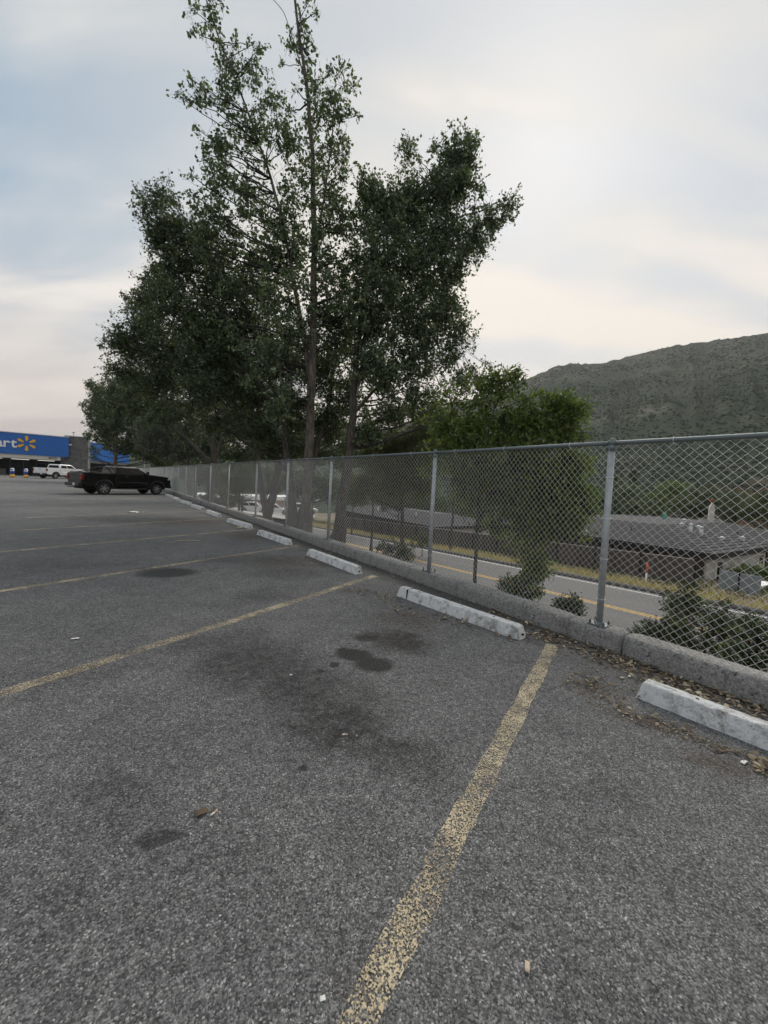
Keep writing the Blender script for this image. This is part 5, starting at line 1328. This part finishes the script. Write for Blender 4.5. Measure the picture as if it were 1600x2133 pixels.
def blob(n, x, y, rx, ry, ang=0.0):
    c = gr(x, y); d = c[1]
    q = rng.normal(0, .5, (n, 2)) * np.array([rx * d / FPX, ry * d * d / (FPX * CAMH)])
    ca, sa = math.cos(ang), math.sin(ang)
    return c[:2] + q @ np.array([[ca, sa], [-sa, ca]])
M_litter = leaf_mat('dead_leaves', [(.06, .045, .033), (.12, .092, .064), (.21, .165, .115), (.38, .31, .215), (.66, .59, .44)], .1, .8, .2)
pts = np.concatenate([
    st_cloud(1300, -3.2, -.1, -.10, -.46, 1.3), st_cloud(420, -3.2, .2, -.12, -.6, 1.6), st_cloud(330, -.1, 1.2, -.1, -.42, 1.5), st_cloud(160, 1.2, 5, -.1, -.25, 2), st_cloud(330, 5, 9, -.1, -.5, 1.6), st_cloud(240, 9, 22, -.1, -.45, 1.6),
    blob(60, 1142, 1332, 34, 12), blob(60, 1240, 1425, 60, 24, -.6), blob(26, 1310, 1480, 60, 24, -.6), blob(22, 1370, 1510, 70, 18, -.7), blob(34, 1500, 1560, 80, 16, -.6), blob(50, 1590, 1600, 30, 20),
    blob(60, 800, 1245, 50, 10, -.7), blob(60, 930, 1290, 70, 8, -.75), blob(36, 840, 1270, 30, 12), blob(30, 880, 1208, 30, 5), blob(60, 660, 1170, 60, 6, -.6), blob(40, 745, 1230, 34, 6), blob(30, 1050, 1325, 40, 6, -.7)])
lt = add('leaf_litter', leaf_litter(pts, .043), M_litter); tag(lt, kind='stuff', label='brown dead leaves gathered along the curb', cat='leaves')
crumb = np.concatenate([st_cloud(2600, -3.2, 4, -.08, -.75, 1.8), blob(220, 1240, 1430, 70, 26, -.6), blob(240, 1420, 1530, 110, 20, -.65), blob(160, 800, 1250, 60, 14, -.7), st_cloud(1500, 4, 24, -.08, -.55, 1.8)])
tag(add('leaf_crumbs', leaf_litter(crumb, .016, .006), M_litter), kind='stuff', label='fine dirt and leaf crumbs along the curb', cat='debris')
peb = np.concatenate([np.stack([rng.uniform(-6, 3, 260), rng.uniform(.8, 9, 260)], 1)])
peb = peb[((peb - FO) @ FN) < -.3]
M_peb = leaf_mat('pale_grit', [(.25, .23, .2), (.4, .38, .34), (.6, .58, .54)], 0, .9, .2)
tag(add('pale_grit', leaf_litter(peb, .014, .005), M_peb), kind='stuff', label='pale grit scattered over the asphalt', cat='grit')
M_paper = simple('scrap_paper', (.75, .74, .70), .8, 0, .08)
def scrap(name, label, x, y, L, W_, rz, mat, cat='litter', amp=.3):
    p = gr(x, y); bm = bmesh.new(); n = 6
    g = [[bm.verts.new(((i / n - .5) * L, (j / n - .5) * W_, .006 + amp * min(L, W_) * (.5 + .5 * mnoise.noise(Vector((i * .8, j * .8, x)))) * (1 if 0 < i < n else .3))) for j in range(n + 1)] for i in range(n + 1)]
    for i in range(n):
        for j in range(n): bm.faces.new((g[i][j], g[i + 1][j], g[i + 1][j + 1], g[i][j + 1]))
    e = bmesh.ops.extrude_face_region(bm, geom=bm.faces[:]); bmesh.ops.translate(bm, vec=(0, 0, .0015), verts=[v for v in e['geom'] if isinstance(v, bmesh.types.BMVert)])
    o = add(name, mesh_bm(name, bm, True), mat, None, (p[0], p[1], 0), (0, 0, rz)); tag(o, label, cat); return o
scrap('paper_scrap', 'white paper scrap lying across a far stall line', 277, 1068, .32, .2, .2, M_paper)
scrap('paper_scrap', 'small crumpled blue white wrapper by the curb at the right', 1524, 1434, .045, .03, .6, simple('pale_blue_wrapper', (.5, .66, .74), .5), amp=.8)
scrap('paper_scrap', 'white scrap on the asphalt left of the second stall line', 156, 1332, .06, .025, .4, M_paper)
scrap('paper_scrap', 'yellowed wrapper at the right end of the fifth wheel stop', 500, 1101, .16, .1, .4, simple('yellow_wrapper', (.62, .5, .26), .6), amp=.7)
scrap('dead_leaf', 'pale folded leaf on the asphalt at the bottom right', 1098, 2018, .03, .014, 1.2, simple('tan_leaf', (.6, .48, .36), .8), 'leaf', .6)
scrap('paper_scrap', 'tiny white scrap near the bottom right of the worn stripe', 672, 2085, .016, .012, .3, M_paper)
scrap('dead_leaf', 'brown dead leaf on open asphalt, left of a white butt', 420, 1697, .05, .03, .6, simple('brown_leaf', (.13, .09, .06), .9), 'leaf', .5)
for x, y, L, W_, rz, lab in ((1550, 1590, .05, .02, .5, 'pale curled scrap on the asphalt below the nearest wheel stop'), (1285, 1352, .05, .025, .2, 'white paper bit among the leaves by the curb'), (1312, 1410, .04, .018, .8, 'white bit on the asphalt left of the nearest wheel stop'), (606, 1408, .02, .012, .2, 'white fleck near the dark soft stain')):
    scrap('paper_scrap', lab, x, y, L, W_, rz, M_paper, amp=.5)
def butt(x, y, rz, label):
    p = gr(x, y); r = empty('cigarette_butt', (p[0], p[1], .006), rz); tag(r, label, 'cigarette butt')
    add('paper_tube', cyl_mesh('paper_tube', (-.012, 0, 0), (.006, 0, 0), .0042, n=8), M_paper, r); add('filter', cyl_mesh('filter', (.006, 0, 0), (.02, 0, 0), .0043, n=8), simple('filter_tan', (.6, .45, .28), .8), r)
butt(717, 1532, .1, 'white cigarette butt on the asphalt in the middle of the bay'); butt(444, 1697, 1.0, 'white cigarette butt beside a brown leaf')
t = Tubes(); c = gr(380, 1130)
tw_ = [gr(x, y)[:2] - c[:2] for x, y in ((352, 1131), (360, 1132), (372, 1128), (390, 1128), (405, 1127), (418, 1130))]
t.tube(np.array([[q[0], q[1], .012 + .015 * (i % 2)] for i, q in enumerate(tw_)]), np.linspace(.006, .012, 6), 6)
tag(add('twig', t.mesh('twig'), simple('bare_twig', (.42, .36, .28), .8), None, (c[0], c[1], 0)), 'pale bare twig lying between two stall lines', 'twig')
# slim steel pole by the far end of the fence
p = at(300, 985, 50); sp = empty('steel_pole', (p[0], p[1], 0)); tag(sp, 'slim grey steel pole rising behind the far end of the fence', 'pole')
add('pole', cyl_mesh('pole', (0, 0, 0), (0, 0, 3.4), .06, .05, 10), M_galv, sp); add('pole_cap', cyl_mesh('pole_cap', (0, 0, 3.4), (0, 0, 3.46), .07, .02, 10), M_galv, sp); add('base_flange', box_mesh('base_flange', (0, 0, .03), (.3, .3, .06), 0, .01), M_galv, sp)

# ------------------------------------------------------------------ smoky air
def haze():
    m = bpy.data.materials.new('smoky_air'); m.use_nodes = True
    T = NT(m.node_tree); out = T.n('ShaderNodeOutputMaterial')
    v = T.n('ShaderNodeVolumePrincipled', None, Color=(.86, .88, .90, 1), Density=HAZE)
    v.inputs['Anisotropy'].default_value = .2
    T.nt.links.new(v.outputs[0], out.inputs['Volume'])
    o = add('haze', box_mesh('haze', (0, 500, 140), (2600, 3000, 310)), m); tag(o, kind='stuff', label='thin smoky air over the valley', cat='haze')
HAZE = 0.00024
haze()
